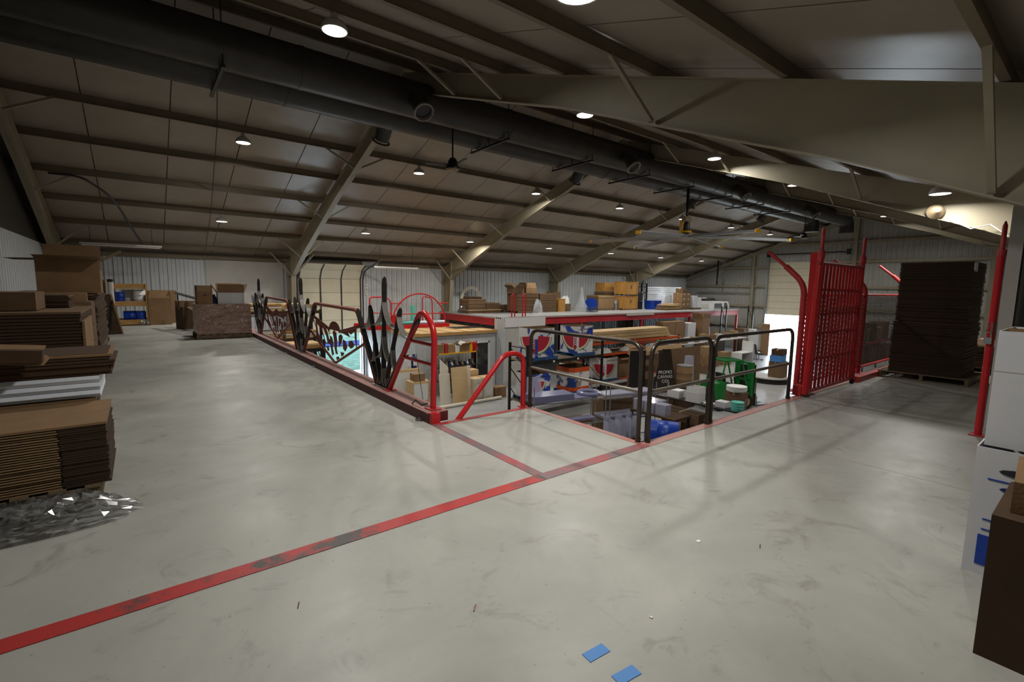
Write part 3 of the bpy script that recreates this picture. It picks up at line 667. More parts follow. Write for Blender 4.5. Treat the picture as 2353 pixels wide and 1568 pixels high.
def flats(label, x0, y0, z0, x1, y1, z1, n, m='flute', mt='card', jit=.012, name='cardboard_stack', cat='cardboard', gap=.25, rz=0):
    cx, cy = (x0 + x1) / 2, (y0 + y1) / 2; t = thing(name, label, cat, (cx, cy, z0), rz); h = (z1 - z0) / n
    hx, hy = (x1 - x0) / 2, (y1 - y0) / 2
    me = MB().box(-hx, -hy, 0, hx, hy, h * (1 - gap)).mesh('cardboard_sheet', m); mt_ = MB().box(-hx, -hy, 0, hx, hy, h * (1 - gap)).mesh('cardboard_sheet', mt)
    for k in range(n):
        link('cardboard_sheet', mt_ if k == n - 1 else me, t, (random.uniform(-jit, jit), random.uniform(-jit, jit), k * h))
    MB().box(-hx * .97, -hy * .97, .002, hx * .97, hy * .97, (z1 - z0) * .985).build('core', m, t)
    return t
PALN = [0]
def pallet(label, x, y, z, sx=1.2, sy=1.0, rz=0, m='palletw', group=None):
    t = thing('pallet', label, 'pallet', (x, y, z), rz, group)
    for k in range(3):
        yy = -sy / 2 + .04 + k * (sy - .08) / 2; MB().box(-sx / 2, yy - .025, .02, sx / 2, yy + .025, .11).build('stringer', m, t)
    db = MB().box(-.045, -sy / 2, 0, .045, sy / 2, .02).mesh('deck_board', m); n = max(5, int(sx / .17))
    for k in range(n): link('deck_board', db, t, (-sx / 2 + .05 + k * (sx - .1) / (n - 1), 0, .11))
    for k in range(3): link('deck_board', db, t, (-sx / 2 + .05 + k * (sx - .1) / 2, 0, 0))
    return t
def drum(label, x, y, z, r, h, m, lying=None, name='drum', cat='drum', lid=None, group=None):
    t = thing(name, label, cat, (x, y, z), 0, group)
    b = MB().lathe([(r * .96, 0), (r, .02), (r, h * .32), (r * 1.03, h * .34), (r, h * .36), (r, h * .64), (r * 1.03, h * .66), (r, h * .68), (r, h - .02), (r * .97, h)], 24).build('body', m, t, True)
    l2 = MB().lathe([(0, h + .002), (r * .95, h + .002), (r * 1.02, h + .004), (r * 1.02, h - .03)], 24).build('lid', lid or m, t, True)
    if lying is not None:
        for o in (b, l2): o.rotation_euler = (0, math.pi / 2, lying); o.location = (0, 0, r)
    return t
def crumple(name, label, cat, x, y, z, sx, sy, sz, m, seed, tip=None, n=20):
    rnd = random.Random(seed); v = []; 
    for i in range(n + 1):
        for j in range(n + 1):
            u, w_ = i / n * 2 - 1, j / n * 2 - 1; k = max(0, 1 - max(abs(u), abs(w_)) ** 3)
            px = u * sx / 2 * (1 - .25 * abs(w_) ** 2) + rnd.uniform(-1, 1) * .02 * sx; py = w_ * sy / 2 * (1 - .2 * abs(u) ** 3) + rnd.uniform(-1, 1) * .02 * sy
            if tip and u > .4: py = py * (1 - (u - .4) * 1.5) + tip * (u - .4)
            v.append((px, py, max(.003, sz * k * rnd.uniform(.5, 1))))
    f = [(i * (n + 1) + j, (i + 1) * (n + 1) + j, (i + 1) * (n + 1) + j + 1, i * (n + 1) + j + 1) for i in range(n) for j in range(n)]
    o = MB().add(v, f).build(name, m, None, False, (x, y, z)); tag(o, label, cat); return o
# ================================================================ goods beside the near end wall
pallet('weathered wooden pallet under the nearest flattened carton stack', -1.3, 4.93, 0, 2.0, .9)
t = thing('cardboard_stack', 'nearest stack of flattened brown cartons with striped edges', 'cardboard', (-.25, 4.5, .132))
n = 26; h = .455 / n
ml = MB().box(-2.05, 0, 0, -.262, .84, h * .45).mesh('cardboard_sheet', 'card3'); md = MB().box(-.256, 0, 0, 0, .84, h * .8).mesh('cardboard_sheet', 'flute')
for k in range(n - 1):
    link('cardboard_sheet', ml, t, (random.uniform(-.004, .004), random.uniform(-.006, .006), k * h)); link('cardboard_sheet', md, t, (random.uniform(-.006, .008), random.uniform(-.006, .006), k * h))
MB().box(-2.05, -.004, (n - 1) * h, 0.004, .4, n * h).build('top_flap', 'card', t); MB().box(-2.05, .403, (n - 1) * h, .004, .84, n * h).build('top_flap', 'card', t)
MB().box(-2.04, .015, .002, -.012, .83, .44).build('core', 'carddk', t)
crumple('film_wrap', 'crumpled clear stretch film spilling on the floor below the nearest stack', 'film', -.72, 4.22, .002, 1.3, .46, .2, 'film', 5, .0, 30)
crumple('film_wrap', 'second loose heap of clear film against the nearest pallet', 'film', -1.3, 4.3, .004, 1.2, .36, .2, 'film', 6, None, 18)
flats('low cardboard base stack hidden under the white foam sheets', -2.3, 5.45, 0, -.36, 6.2, .6, 14)
t = thing('foam_stack', 'white foam sheets with rounded folds above the nearest cardboard', 'foam', (-1.3, 5.8, .602))
for k in range(3):
    z = k * .064; b = MB(); b.prism([(-.36, z), (-.385, z + .03), (-.36, z + .06), (.36, z + .06), (.385, z + .03), (.36, z)], -1.0, .98, lambda u, v, w_: (w_, u, v)); b.build('foam_sheet', 'foam', t, True)
flats('long bundle of thin flattened cartons resting on white foam', -2.3, 5.42, .796, -.22, 6.1, .985, 7, 'carddk', 'card', .02)
t = thing('torn_carton', 'tilted torn carton flap with oval hand hole on the cardboard bundle', 'cardboard', (-1.1, 5.5, .99))
plate('flap', [[(-.5, -.13), (.47, -.13), (.5, -.03), (.45, .02), (.47, .13), (-.5, .13)], [(-.14 + .07 * math.cos(a), .02 + .025 * math.sin(a)) for a in [i * math.pi / 5 for i in range(10)]]], .008, 'card', t, lambda u, v, w_: (u, v * .8 - .2, w_ + .06 - u * .09 + v * .5))
MB().cb((0, -.32, .06), (.95, .1, .1), 0, 0, .08).build('edge_fold', 'carddk', t)
pallet('dark pallet under the big block of flattened cartons', -1.45, 8.4, 0, 1.8, 1.8)
t = flats('big dark block of flattened cartons on a pallet by the end wall', -2.3, 7.5, .132, -.56, 9.2, 1.25, 30, 'carddk', 'card2', .01)
MB().box(.1, -.87, .02, .14, -.852, 1.1).build('light_edge', 'card3', t); MB().box(-.63, -.865, .55, -.5, -.856, .67).build('paper_label', 'white', t); MB().box(.875, -.86, .0, .9, .3, 1.0).build('side_sheet', 'card', t)
carton('plain brown carton on top of the big dark cardboard block', -1.43, 8.15, 1.25, .94, .7, .21, 0, 'card2')
flats('short pile of dark flattened cartons behind the plain brown carton', -1.9, 8.56, 1.25, -.74, 9.15, 1.41, 6, 'carddk', 'card2')
pallet('pallet under the far cardboard stack carrying the huge carton', -1.45, 14.8, 0, 1.5, 3.5)
flats('far stack of flattened cartons carrying the huge open carton', -2.2, 13.0, .132, -.72, 16.6, 1.34, 22, 'carddk', 'card2', .03)
carton('huge open brown carton with drooping flaps by the end wall', -1.11, 13.7, 1.342, .95, 1.3, .68, .02, 'card', 1, fl=1.45)
carton('medium brown carton standing beside the cardboard stacks', -1.3, 12.3, 0, 1.15, .9, 1.2, 0, 'card2')
carton('low brown carton leaning over the medium carton', -1.3, 12.3, 1.2, 1.0, .8, .16, .05, 'card')
t = thing('leaning_panel', 'dark brown panel leaning with pale wooden edge', 'board', (0, 18.4, 0))
MB().prism([(-.9, .002), (-.48, .002), (-.7, 1.2), (-.92, 1.2)], 0, .05, lambda u, v, w_: (u, w_, v)).build('panel', 'carddk', t); MB().prism([(-.48, .002), (-.44, .002), (-.65, 1.2), (-.7, 1.2)], -.01, .06, lambda u, v, w_: (u, w_, v)).build('edge_strip', 'card', t)
MB().cb((-.7, -.02, .55), (.04, .02, .9), 0, 0, .12).build('batten', 'black', t)
t = thing('white_tube', 'tall white cardboard tube with black cap near the end wall', 'tube', (-.72, 20, 0)); MB().lathe([(.075, 0), (.075, 1.58)], 16).build('tube', 'white_panel', t, True); MB().lathe([(.08, 1.55), (.08, 1.64), (0, 1.645)], 16).build('cap', 'black', t, True)
carton('narrow brown carton behind the white cardboard tube', -1.1, 20.4, 0, .5, .5, 1.62, 0, 'card2')
t = thing('wooden_rack', 'rough wooden rack holding blue and white tubs near the end wall', 'rack', (-.27, 22.2, 0))
for z in (.12, .78, 1.4): MB().box(-.5, -.45, z - .09, .5, -.4, z + .09).build('rail', 'wood', t); MB().box(-.5, .4, z - .09, .5, .45, z + .09).build('rail', 'wood', t); MB().box(-.5, -.4, z - .03, .5, .4, z - .01).build('shelf', 'ply', t)
for x in (-.47, .47):
    for y in (-.47, .47): MB().box(x - .03, y - .02, 0, x + .03, y + .02, 1.5).build('post', 'wood', t)
drum('white ribbed bucket on the middle rack shelf', .0, 22.05, .77, .19, .5, 'white', lid='white_panel', name='bucket', cat='bucket')
drum('second white bucket behind on the rack shelf', -.35, 22.35, .77, .18, .5, 'whitebox', name='bucket', cat='bucket')
drum('blue plastic tub on the middle rack shelf', -.56, 21.98, .77, .14, .42, 'blue', name='tub', cat='bucket')
drum('blue drum lying on the lowest rack shelf', -.5, 22.1, .11, .2, .62, 'blue', 0)
drum('blue round tub at the end of the lowest rack shelf', .0, 21.95, .11, .15, .38, 'blue', name='tub', cat='bucket')
crumple('plastic_bag', 'clear plastic bag bunched against the wooden rack foot', 'bag', .1, 21.6, .0, .35, .3, .25, 'film', 9, None, 10)
carton('open topped brown carton with front flap standing near the wall', .57, 21.95, 0, .67, .6, .98, 0, 'card', 2)
carton('brown carton behind the flap carton near the wall', .75, 22.75, 0, .7, .6, 1.25, .1, 'card2')
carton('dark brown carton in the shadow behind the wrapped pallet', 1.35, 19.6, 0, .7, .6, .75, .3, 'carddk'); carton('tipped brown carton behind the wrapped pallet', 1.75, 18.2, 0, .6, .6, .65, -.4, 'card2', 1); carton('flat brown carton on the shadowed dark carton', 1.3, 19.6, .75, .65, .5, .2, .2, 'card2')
t = thing('metal_pipe', 'shiny metal pipe with coupling leaning behind the wrapped pallet', 'pipe'); MB().tube([(1.02, 20.6, 1.2), (1.5, 18.1, 1.04)], .05, 12).build('pipe', 'galv', t, True); MB().tube([(1.48, 18.2, 1.046), (1.53, 17.95, 1.03)], .08, 12).build('coupling', 'galv', t, True); MB().cyl((1.5, 18.1, .66), (1.5, 18.1, .98), .02).build('stand', 'black', t); MB().cyl((1.05, 20.4, 0), (1.05, 20.4, 1.16), .02).build('stand', 'black', t)
# wrapped pallet
pallet('pallet under the shrink wrapped load beside the curb', 1.88, 16.3, 0, 1.4, 1.25, 0, 'palletw')
t = thing('wrapped_load', 'brown cartons shrink wrapped in glossy film on a pallet by the curb', 'pallet load', (1.88, 16.3, .132))
rnd = random.Random(3); nx, nz = 26, 18; b = MB(); loop = []
per = [(-.67, -.6), (.67, -.6), (.67, .6), (-.67, .6)]
for k in range(nz + 1):
    for s in range(4):
        p, q = per[s], per[(s + 1) % 4]
        for i in range(nx):
            u = i / nx; x, y = p[0] + (q[0] - p[0]) * u, p[1] + (q[1] - p[1]) * u; j = rnd.uniform(-.008, .008) if 0 < k < nz else 0
            nxn, nyn = [(0, -1), (1, 0), (0, 1), (-1, 0)][s]; loop.append((x + nxn * j, y + nyn * j, .85 * k / nz))
N_ = 4 * nx; b.add(loop, [(k * N_ + i, k * N_ + (i + 1) % N_, (k + 1) * N_ + (i + 1) % N_, (k + 1) * N_ + i) for k in range(nz) for i in range(N_)] + [tuple(nz * N_ + i for i in range(N_)), tuple(range(N_))[::-1]])
b.build('film_skin', 'wrap', t)
carton('small brown carton with hand hole on the wrapped load', 1.43, 16.0, .985, .37, .4, .35, .05, 'card', 2, hole=True)
t = carton('wide white sided carton with raised flaps on the wrapped load', 2.1, 16.15, .985, .66, .6, .32, -.05, 'whitebox', 1, fl=.5)
for o in t.children:
    if o.name.startswith('flap'): o.data.materials[0] = M['card']
crumple('rag_bundle', 'dark blue cloth bundle between the cartons on the wrapped load', 'cloth', 1.7, 16.3, .985, .16, .4, .3, 'bluedk', 12, None, 10); crumple('paper_wad', 'crumpled pale packing paper on the wrapped load', 'paper', 1.42, 16.5, .985, .3, .3, .4, 'cream', 13, None, 10)
# ================================================================ goods at the right
pallet('pallet under the tall carton stack near the fence', 11.85, 2.1, 0, 1.35, 1.3)
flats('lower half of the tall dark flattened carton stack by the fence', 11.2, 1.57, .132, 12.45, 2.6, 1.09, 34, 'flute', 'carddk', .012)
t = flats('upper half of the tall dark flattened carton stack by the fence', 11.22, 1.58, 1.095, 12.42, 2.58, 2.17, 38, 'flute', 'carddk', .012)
MB().box(-.6, -.515, .9, -.35, -.5, 1.05).build('tag', 'whitebox', t)
pallet('pallet under the pale board stack behind the tall carton stack', 14.1, 1.55, 0, 1.6, .9)
flats('pale fibreboard stack behind the tall carton stack', 13.3, 1.1, .132, 14.9, 1.95, .6, 10, 'carddk', 'woodl', .02, 'board_stack', 'boards')
flats('dark boards on a pallet behind the red pole', 15.2, .7, 0.0, 16.8, 1.7, .95, 14, 'carddk', 'woodl', .02, 'board_stack', 'boards')
carton('brown carton standing far behind the red pole', 18.0, 1.4, 0, .8, .8, 1.75, 0, 'card'); crumple('plastic_bag', 'grey plastic bag on the dark boards behind the red pole', 'bag', 15.9, 1.3, .952, .7, .5, .35, 'whitebox', 21, None, 12)
t = carton('white carton printed with a bucket picture on the floor at right', 4.05, .1, 0, .62, .64, .75, 0, 'whitebox', 2, tape=False)
for o in list(t.children):
    if o.name.startswith('flap'): bpy.data.objects.remove(o)
def onx(y, z): return (-.313, y, z)          # near face looking to -X
pr = thing; b = MB()
MB().box(-.3125, .0, .06, -.311, .27, .24).build('blue_print', 'blue', t); MB().box(-.3135, .02, .1, -.3126, .2, .18).build('hands_print', 'card3', t)
MB().prism([(.2, .39), (.02, .39), (.04, .52), (.18, .52)], -.313, -.311, lambda u, v, w_: (w_, u, v)).build('bucket_print', 'galv', t); MB().prism([(.11 + .1 * math.cos(a), .53 + .018 * math.sin(a)) for a in [i * math.pi / 6 for i in range(12)]], -.314, -.311, lambda u, v, w_: (w_, u, v)).build('bucket_lid_print', 'bluedk', t)
MB().prism([(.11 + .11 * math.cos(a), .63 + .022 * math.sin(a)) for a in [i * math.pi / 6 for i in range(12)]], -.314, -.311, lambda u, v, w_: (w_, u, v)).build('lid_print', 'print_dark', t)
for z in (.57, .27, .33): MB().box(-.3128, .0, z, -.311, .26, z + .008).build('blue_line', 'blue', t)
text('lettering', 'nl', .08, 'print_dark', t, (-.3145, .1, .44), (math.pi / 2, 0, -math.pi / 2)); text('lettering', 'The New', .035, 'print_dark', t, (-.3145, .16, .3), (math.pi / 2, 0, -math.pi / 2))
t = carton('plain white carton with dividers stacked on the printed white carton', 4.1, .1, .752, .6, .6, .66, 0, 'whitebox', 2, tape=False)
for o in list(t.children):
    if o.name.startswith('flap'): bpy.data.objects.remove(o)
for k in range(3): MB().box(-.28, -.25 + k * .2, .3, .28, -.24 + k * .2, .665).build('divider', 'card', t)
MB().box(-.05, -.29, .3, -.04, .29, .665).build('divider', 'card', t)
MB().box(-.301, -.3, .43, -.3, .3, .436).build('crease', 'white_panel', t)
t = carton('large dark brown carton nearest the camera at right', 3.18, -.1, 0, .6, .7, .66, 0, 'carddk')
MB().box(-.3015, .02, .1, -.3, .04, .2).build('stamp', 'print_dark', t)
for k in range(6): MB().box(-.3015, -.1 + k * .022, .3, -.3, -.088 + k * .022, .36).build('stamp', 'print_dark', t)
t = carton('crushed lighter brown carton on the large dark carton', 3.24, -.08, .662, .5, .6, .14, .06, 'card', 0)
crumple('plastic_bag', 'thin clear plastic bag on the crushed carton at right', 'bag', 3.3, -.1, .805, .4, .45, .06, 'film', 31, None, 12)
# floor bits
for i, (x, y, a) in enumerate(((1.51, 1.28, .35), (1.52, 1.12, .3))):
    o = MB().cb((0, 0, .001), (.12, .055, .002)).build('tape_strip', 'tapeblue', None, False, (x, y, .0005), (-.08, -.12)[i]); tag(o, ('strip of blue masking tape on the floor, upper of two', 'strip of blue masking tape on the floor, lower of two')[i], 'tape')
for i, (x, y, nm, m, sz, lb) in enumerate(((2.75, 1.52, 'paper_scrap', 'white', (.03, .022, .002), 'tiny white paper scrap in the open floor'), (3.01, 1.25, 'wood_splinter', 'carddk', (.05, .004, .004), 'short dark splinter right of the paper scrap'),
        (1.24, 1.85, 'wood_splinter', 'brownred', (.05, .005, .004), 'reddish splinter on the floor below the red strip junction'), (.54, 2.4, 'wood_splinter', 'carddk', (.05, .004, .003), 'thin splinter just below the long red strip'),
        (1.9, 1.27, 'plastic_chip', 'cream', (.014, .012, .004), 'small pale chip on the floor above the blue tape'), (2.56, 5.02, 'film_scrap', 'film', (.09, .07, .03), 'crumpled clear film scrap against the curb end'))):
    o = MB().cb((0, 0, sz[2] / 2), sz, .4 * i).build(nm, m, None, False, (x, y, .0006)); tag(o, lb, 'litter')
# ================================================================ storage deck goods
for i, x in enumerate((15.42, 16.16)):
    t = thing('ladder_hoop', 'red tube grab hoop of the deck ladder, %s of two' % ('left' if i == 0 else 'right'), 'handrail', (x, 19.7, .001), 0, 'deck ladder hoops')
    MB().tube(rounded([(0, 0, 0), (0, 0, 1.2), (.28, .1, 1.2), (.28, .1, 0)], .14, 8), .036, 10).build('hoop', 'red', t, True)
    MB().box(-.05, -.05, 0, .05, .05, .01).build('foot_plate', 'redold', t)
flats('wide low stack of brown boards at the deck corner', 14.85, 23.0, 0.0, 17.2, 24.2, .22, 5, 'card2', 'woodl', .03, 'board_stack', 'boards')
flats('flattened cartons on the corner board stack', 14.9, 23.05, .222, 16.1, 24.1, .85, 14, 'card2', 'card', .02); flats('thin dark flattened cartons topping the corner pile', 15.1, 23.2, .852, 15.9, 24.0, .97, 3, 'carddk', 'card2', .02)
flats('second lower stack of flattened cartons on the corner boards', 16.15, 23.05, .222, 17.15, 24.1, .6, 9, 'card2', 'card', .02)
pallet('light pallet with a low carton pile on the deck', 18.3, 23.9, 0, 1.2, 1.0); flats('low carton pile on the light deck pallet', 17.75, 23.5, .132, 18.85, 24.3, .45, 8, 'card2', 'card2', .02)
crumple('plastic_sheet', 'clear plastic sheet hanging over the deck corner beam', 'plastic sheet', 14.95, 23.6, .0, .6, .9, .5, 'film', 41, None, 12)
t = thing('hose_coil', 'pale hose coil leaning on the wall behind the corner pile', 'hose', (16.6, 25.4, .0))
for r in (.75, .68, .61): MB().tube([(r * math.cos(a), .04 * math.sin(3 * a), .8 + r * math.sin(a)) for a in [i * math.pi / 12 for i in range(24)]], .03, 6, closed=True).build('hose_loop', 'cream', t, True)
pallet('pallet under the film wrapped cartons on the deck', 18.6, 22.6, 0, 1.6, 1.0); flats('film wrapped brown cartons on the deck behind the red hoops', 17.7, 22.15, .132, 19.45, 23.1, 1.2, 20, 'card2', 'card2', .015)
t = carton('open brown carton tilting on the film wrapped cartons', 17.95, 22.6, 1.205, .8, .7, .3, .1, 'card2', 1, fl=.9); carton('second open carton on the film wrapped cartons', 18.95, 22.65, 1.205, .85, .75, .3, 0, 'card', 2)
crumple('film_wrap', 'glossy loose stretch film at the wrapped deck cartons', 'film', 19.3, 22.05, .0, .8, .2, .9, 'glassy', 42, None, 12)
flats('tall plain stack of flattened cartons on the deck', 19.75, 22.4, .132, 21.2, 23.4, 1.2, 22, 'card2', 'card2', .01); pallet('pallet under the tall plain carton stack', 20.5, 22.9, 0, 1.4, 1.0)
t = thing('wooden_box', 'blond wooden box beside the tall plain carton stack', 'box', (21.75, 22.7, 0)); MB().box(-.28, -.25, 0, .28, .25, .8).build('body', 'plyor', t); MB().box(-.29, -.26, .8, .29, .26, .84).build('lid', 'plyor', t)
crumple('plastic_bag', 'white plastic bag on the deck beside the blond box', 'bag', 22.5, 23.0, .5, .8, .5, .6, 'white', 43, None, 12); carton('brown carton under the white plastic bag', 22.5, 23.0, 0, .6, .6, .5, .1, 'card2'); carton('brown carton at the wall behind the white bag', 22.7, 24.3, 0, .8, .6, 1.25, .1, 'card2')
t = thing('blue_disc', 'round blue plastic lid leaning beside the cone of clear film', 'lid', (24.45, 22.4, .0)); MB().tube([(0, 0, .45), (.04, .05, .45)], .45, 24).build('lid_disc', 'blue', t, True)
t = thing('film_cone', 'tall clear twisted film bundle on the deck', 'film', (23.5, 22.4, 0)); MB().lathe([(.45, 0), (.42, .3), (.2, .7), (.1, 1.2), (.05, 1.6), (.0, 1.65)], 14).build('bundle', 'glassy', t, True)
t = thing('wire_basket', 'dark wire basket at the foot of the film bundle', 'basket', (23.6, 21.5, 0))
for z in (.02, .15, .28): MB().tube([(.45 * math.cos(a), .3 * math.sin(a), z) for a in [i * math.pi / 8 for i in range(16)]], .014, 5, closed=True).build('ring', 'duct', t)
for i in range(12): a = i * math.pi / 6; MB().cyl((.45 * math.cos(a), .3 * math.sin(a), .0), (.45 * math.cos(a), .3 * math.sin(a), .29), .01, n=5).build('wire', 'duct', t)
pallet('pallet under the lidded carton on the deck', 26.2, 23.1, 0, 1.9, 1.2); t = carton('big lidded brown carton on a deck pallet', 26.2, 23.1, .132, 1.7, 1.1, .9, 0, 'card', 0); MB().box(-.87, -.57, .78, .87, .57, .91).build('lid', 'card3', t)
flats('brown cardboard sheets standing behind the lidded carton', 27.2, 23.6, 0, 28.4, 24.6, 1.35, 8, 'card2', 'card2', .04); drum('small silver canister on the deck beside the lidded carton', 27.6, 22.9, 0, .2, .75, 'galv', name='canister', cat='canister')
for k in range(2):
    t = thing('plywood_crate', 'orange plywood crate, %s of two stacked on the deck' % ('lower', 'upper')[k], 'crate', (28.6, 22.75, .001 + k * 1.06), 0, 'plywood crates')
    MB().box(-.75, -.5, .09, .75, .5, .98).build('body', 'plyor', t); MB().box(-.77, -.52, .98, .77, .52, 1.01).build('lid', 'plyor', t)
    for y in (-.42, 0, .42): MB().box(-.75, y - .06, 0, .75, y + .06, .09).build('skid', 'palletw', t)
    MB().box(-.76, -.53, .09, -.68, -.5, .98).build('batten', 'plyor', t); MB().box(.68, -.53, .09, .76, -.5, .98).build('batten', 'plyor', t)
    MB().box(-.05, -.512, .5, .02, -.5, .75).build('marking', 'print_dark', t)
carton('wide brown wooden sided carton on the crates left edge', 27.75, 24.1, 1.353, 1.1, .9, .62, 0, 'plyor', tape=False)
for k in range(2):
    t = thing('black_tote', 'black plastic tote %s on the deck beside the crates' % ('at the bottom', 'stacked on top')[k], 'tote', (30.0, 22.9, .001 + .64 * k)); MB().box(-.4, -.35, 0, .4, .35, .56).build('body', 'black', t); MB().box(-.43, -.38, .56, .43, .38, .62).build('lid', 'black', t)
for k, x in enumerate((31.0, 31.75)):
    t = thing('blue_tote', 'blue plastic tote on the deck, %s of two' % ('left', 'right')[k], 'tote', (x, 22.3, .001), 0, 'blue totes'); MB().prism([(-.28, 0), (.28, 0), (.34, .62), (-.34, .62)], -.25, .25, lambda u, v, w_: (u, w_, v)).build('body', 'blue', t); MB().box(-.36, -.28, .62, .36, .28, .68).build('rim', 'blue', t)
for k, (x, m) in enumerate(((31.6, 'bluedk'), (32.1, 'foam'), (32.6, 'blue'), (33.05, 'foam'))):
    t = thing('folded_parasol', 'upright folded %s cloth bundle at the deck wall, %s along' % ({'bluedk': 'dark blue', 'foam': 'white', 'blue': 'blue'}[m], ORD[k]), 'cloth', (x, 24.6, 0), 0); MB().lathe([(.22, 0), (.2, .4), (.14, .9), (.03, 1.3), (0, 1.32)], 10).build('cloth', m, t, True); MB().cyl((0, 0, 1.3), (0, 0, 1.45), .015, n=6).build('pole_tip', 'duct', t)
t = thing('pallet_stack', 'pile of loose pallets and planks at the deck edge', 'pallets', (31.75, 21.2, 0))
for k in range(4): MB().box(-1.0 + .1 * k, -.5, k * .11, 1.1 - .15 * k, .5, k * .11 + .07).build('pallet_layer', ('palletw', 'wood', 'palletw', 'woodl')[k], t)
for k in range(5): MB().box(-.5, -.45 + k * .2, .44, 1.0, -.33 + k * .2, .47).build('plank', 'woodl', t)
t = thing('foam_slab_stack', 'tall stack of white foam slabs at the back of the deck', 'foam', (34.2, 23.2, 0))
for k in range(11): MB().box(-1.5 + random.uniform(-.05, .05), -.6, k * .16, 1.3 + random.uniform(-.1, .1), .6, k * .16 + .14).build('foam_slab', 'foam', t)
t = thing('foam_slab_stack', 'lower stack of white foam slabs behind the pallet pile', 'foam', (32.8, 22.4, 0))
for k in range(7): MB().box(-.6 + .05 * k, -.4, k * .16, .6, .4, k * .16 + .14).build('foam_slab', 'foam', t)
k = 0
for z in range(3):
    for x in range(2):
        t = carton('brown carton with white corner labels, %s in the block on the deck' % ('lower left', 'lower right', 'middle left', 'middle right', 'upper left', 'upper right')[z * 2 + x], 33.4 + x * .56, 21.3, .14 + z * .385, .55, .8, .38, 0, 'card', group='labelled cartons on the deck'); MB().box(-.06, -.401, .24, .06, -.4, .34).build('paper_label', 'white', t)
pallet('pallet under the labelled carton block', 33.7, 21.3, 0, 1.3, 1.0); carton('small carton standing on the labelled carton block', 33.5, 21.3, 1.297, .5, .6, .35, .1, 'card2')
t = thing('wrapped_load', 'white shrink wrapped load at the deck edge beside labelled cartons', 'pallet load', (34.9, 21.1, .0)); MB().box(-.55, -.45, .13, .0, .45, 1.1).build('wrapped_box', 'glassy', t); MB().box(-.53, -.43, .14, -.02, .43, 1.08).build('contents', 'whitebox', t); MB().box(.02, -.43, .14, .58, .43, .95).build('contents', 'whitebox', t); MB().box(-.55, -.45, 0, .6, .45, .13).build('base', 'palletw', t)
t = thing('truck_cap', 'white pickup truck camper cap with dark side windows on the deck', 'truck cap', (37.4, 20.8, .002))
MB().prism([(-1.1, 0), (1.5, 0), (1.15, .62), (-1.1, .66)], -.75, .75, lambda u, v, w_: (u, w_, v)).build('shell', 'white', t); MB().prism([(-1.0, .12), (.15, .12), (.15, .48), (-1.0, .48)], -.765, -.752, lambda u, v, w_: (u, w_, v)).build('window', 'black', t); MB().prism([(.5, .1), (1.15, .1), (.95, .52), (.5, .52)], -.765, -.752, lambda u, v, w_: (u, w_, v)).build('window', 'duct', t); MB().box(-1.1, -.77, .0, 1.5, -.752, .06).build('trim_strip', 'white_panel', t)
t = thing('black_cover', 'folded black cover lying on the white truck cap', 'cover', (36.9, 21.0, .665)); MB().prism([(-.6, 0), (.9, 0), (.3, .25), (-.5, .18)], -.4, .4, lambda u, v, w_: (u, w_, v)).build('cover', 'black', t); MB().box(-.6, -.1, .18, -.2, .1, .26).build('fold', 'white', t)
t = thing('metal_scaffold', 'black steel frame ladder rack at the deck wall', 'frame', (33.9, 25.3, 0))
for x in (-.7, .0, .7): MB().box(x - .04, -.04, 0, x + .04, .04, 2.0).build('upright', 'black', t)
for z in (.6, 1.2, 1.7, 1.95): MB().box(-.7, -.03, z, .7, .03, z + .06).build('crossbar', 'black', t)
MB().bar((-.7, 0, 2.25), (.9, 0, 2.5), .1, .08).build('top_arm', 'black', t); MB().bar((0, 0, 1.9), (.3, 0, 2.4), .06, .06).build('strut', 'black', t)
# ================================================================ shack below
SX0, SX1, SY, SZ = 9.95, 14.6, 20.0, -.80
sh = sempty('wall_shack', 'grey corrugated shed walls with a white framed open door')
D0, D1, DZ = 12.95, 14.2, -1.22
for x0, x1, z0 in ((SX0, D0, LF), (D0, D1, DZ), (D1, SX1, LF)):
    n = max(1, round((x1 - x0) / .6)); wd = (x1 - x0) / n
    for k in range(n): link('wall_panel', ribbed(wd, z0, SZ, .02, 3).mesh('wall_panel', 'corr'), sh, (x0 + k * wd, SY, 0))
    MB().box(x0, SY + .003, z0, x1, SY + .05, SZ).build('backing', 'corrg', sh)
for k in range(10):
    o = link('wall_panel', ribbed(.595, LF, SZ, .02, 3).mesh('wall_panel', 'corr'), sh, (SX0 - .002, YW - .06 - k * .595, 0)); o.rotation_euler[2] = -math.pi / 2
MB().box(SX0 + .002, SY + .05, LF, SX0 + .05, YW - .06, SZ).build('backing', 'corrg', sh)
for x in (D0, D1 - .08): MB().box(x, SY - .04, LF, x + .08, SY + .02, DZ).build('door_frame', 'white', sh)
MB().box(D0, SY - .04, DZ - .08, D1, SY + .02, DZ).build('door_frame', 'white', sh)
MB().cb((D0 + .75, SY + .5, (LF + DZ) / 2), (.05, 1.0, DZ - LF - .1), -.5).build('door_leaf', 'carddk', sh); MB().box(D0 + .1, SY + 1.2, LF, D1, SY + 1.25, DZ).build('inner_wall', 'brownred', sh)
sr = sempty('roof_shed', 'raw timber roof boards of the grey shed')
nb = 16
for k in range(nb): MB().box(SX0 - .05 + k * (SX1 - SX0 + .04) / nb, SY - .12, SZ + .12, SX0 - .05 + (k + 1) * (SX1 - SX0 + .04) / nb - .012, YW - .1, SZ + .15).build('plank', 'woodl' if k % 3 else 'wood', sr)
MB().box(SX0 - .05, SY - .14, SZ, SX1, SY - .1, SZ + .12).build('fascia', 'wood', sr); MB().box(SX0 - .06, SY - .1, SZ, SX0 - .02, YW - .1, SZ + .12).build('fascia', 'wood', sr)
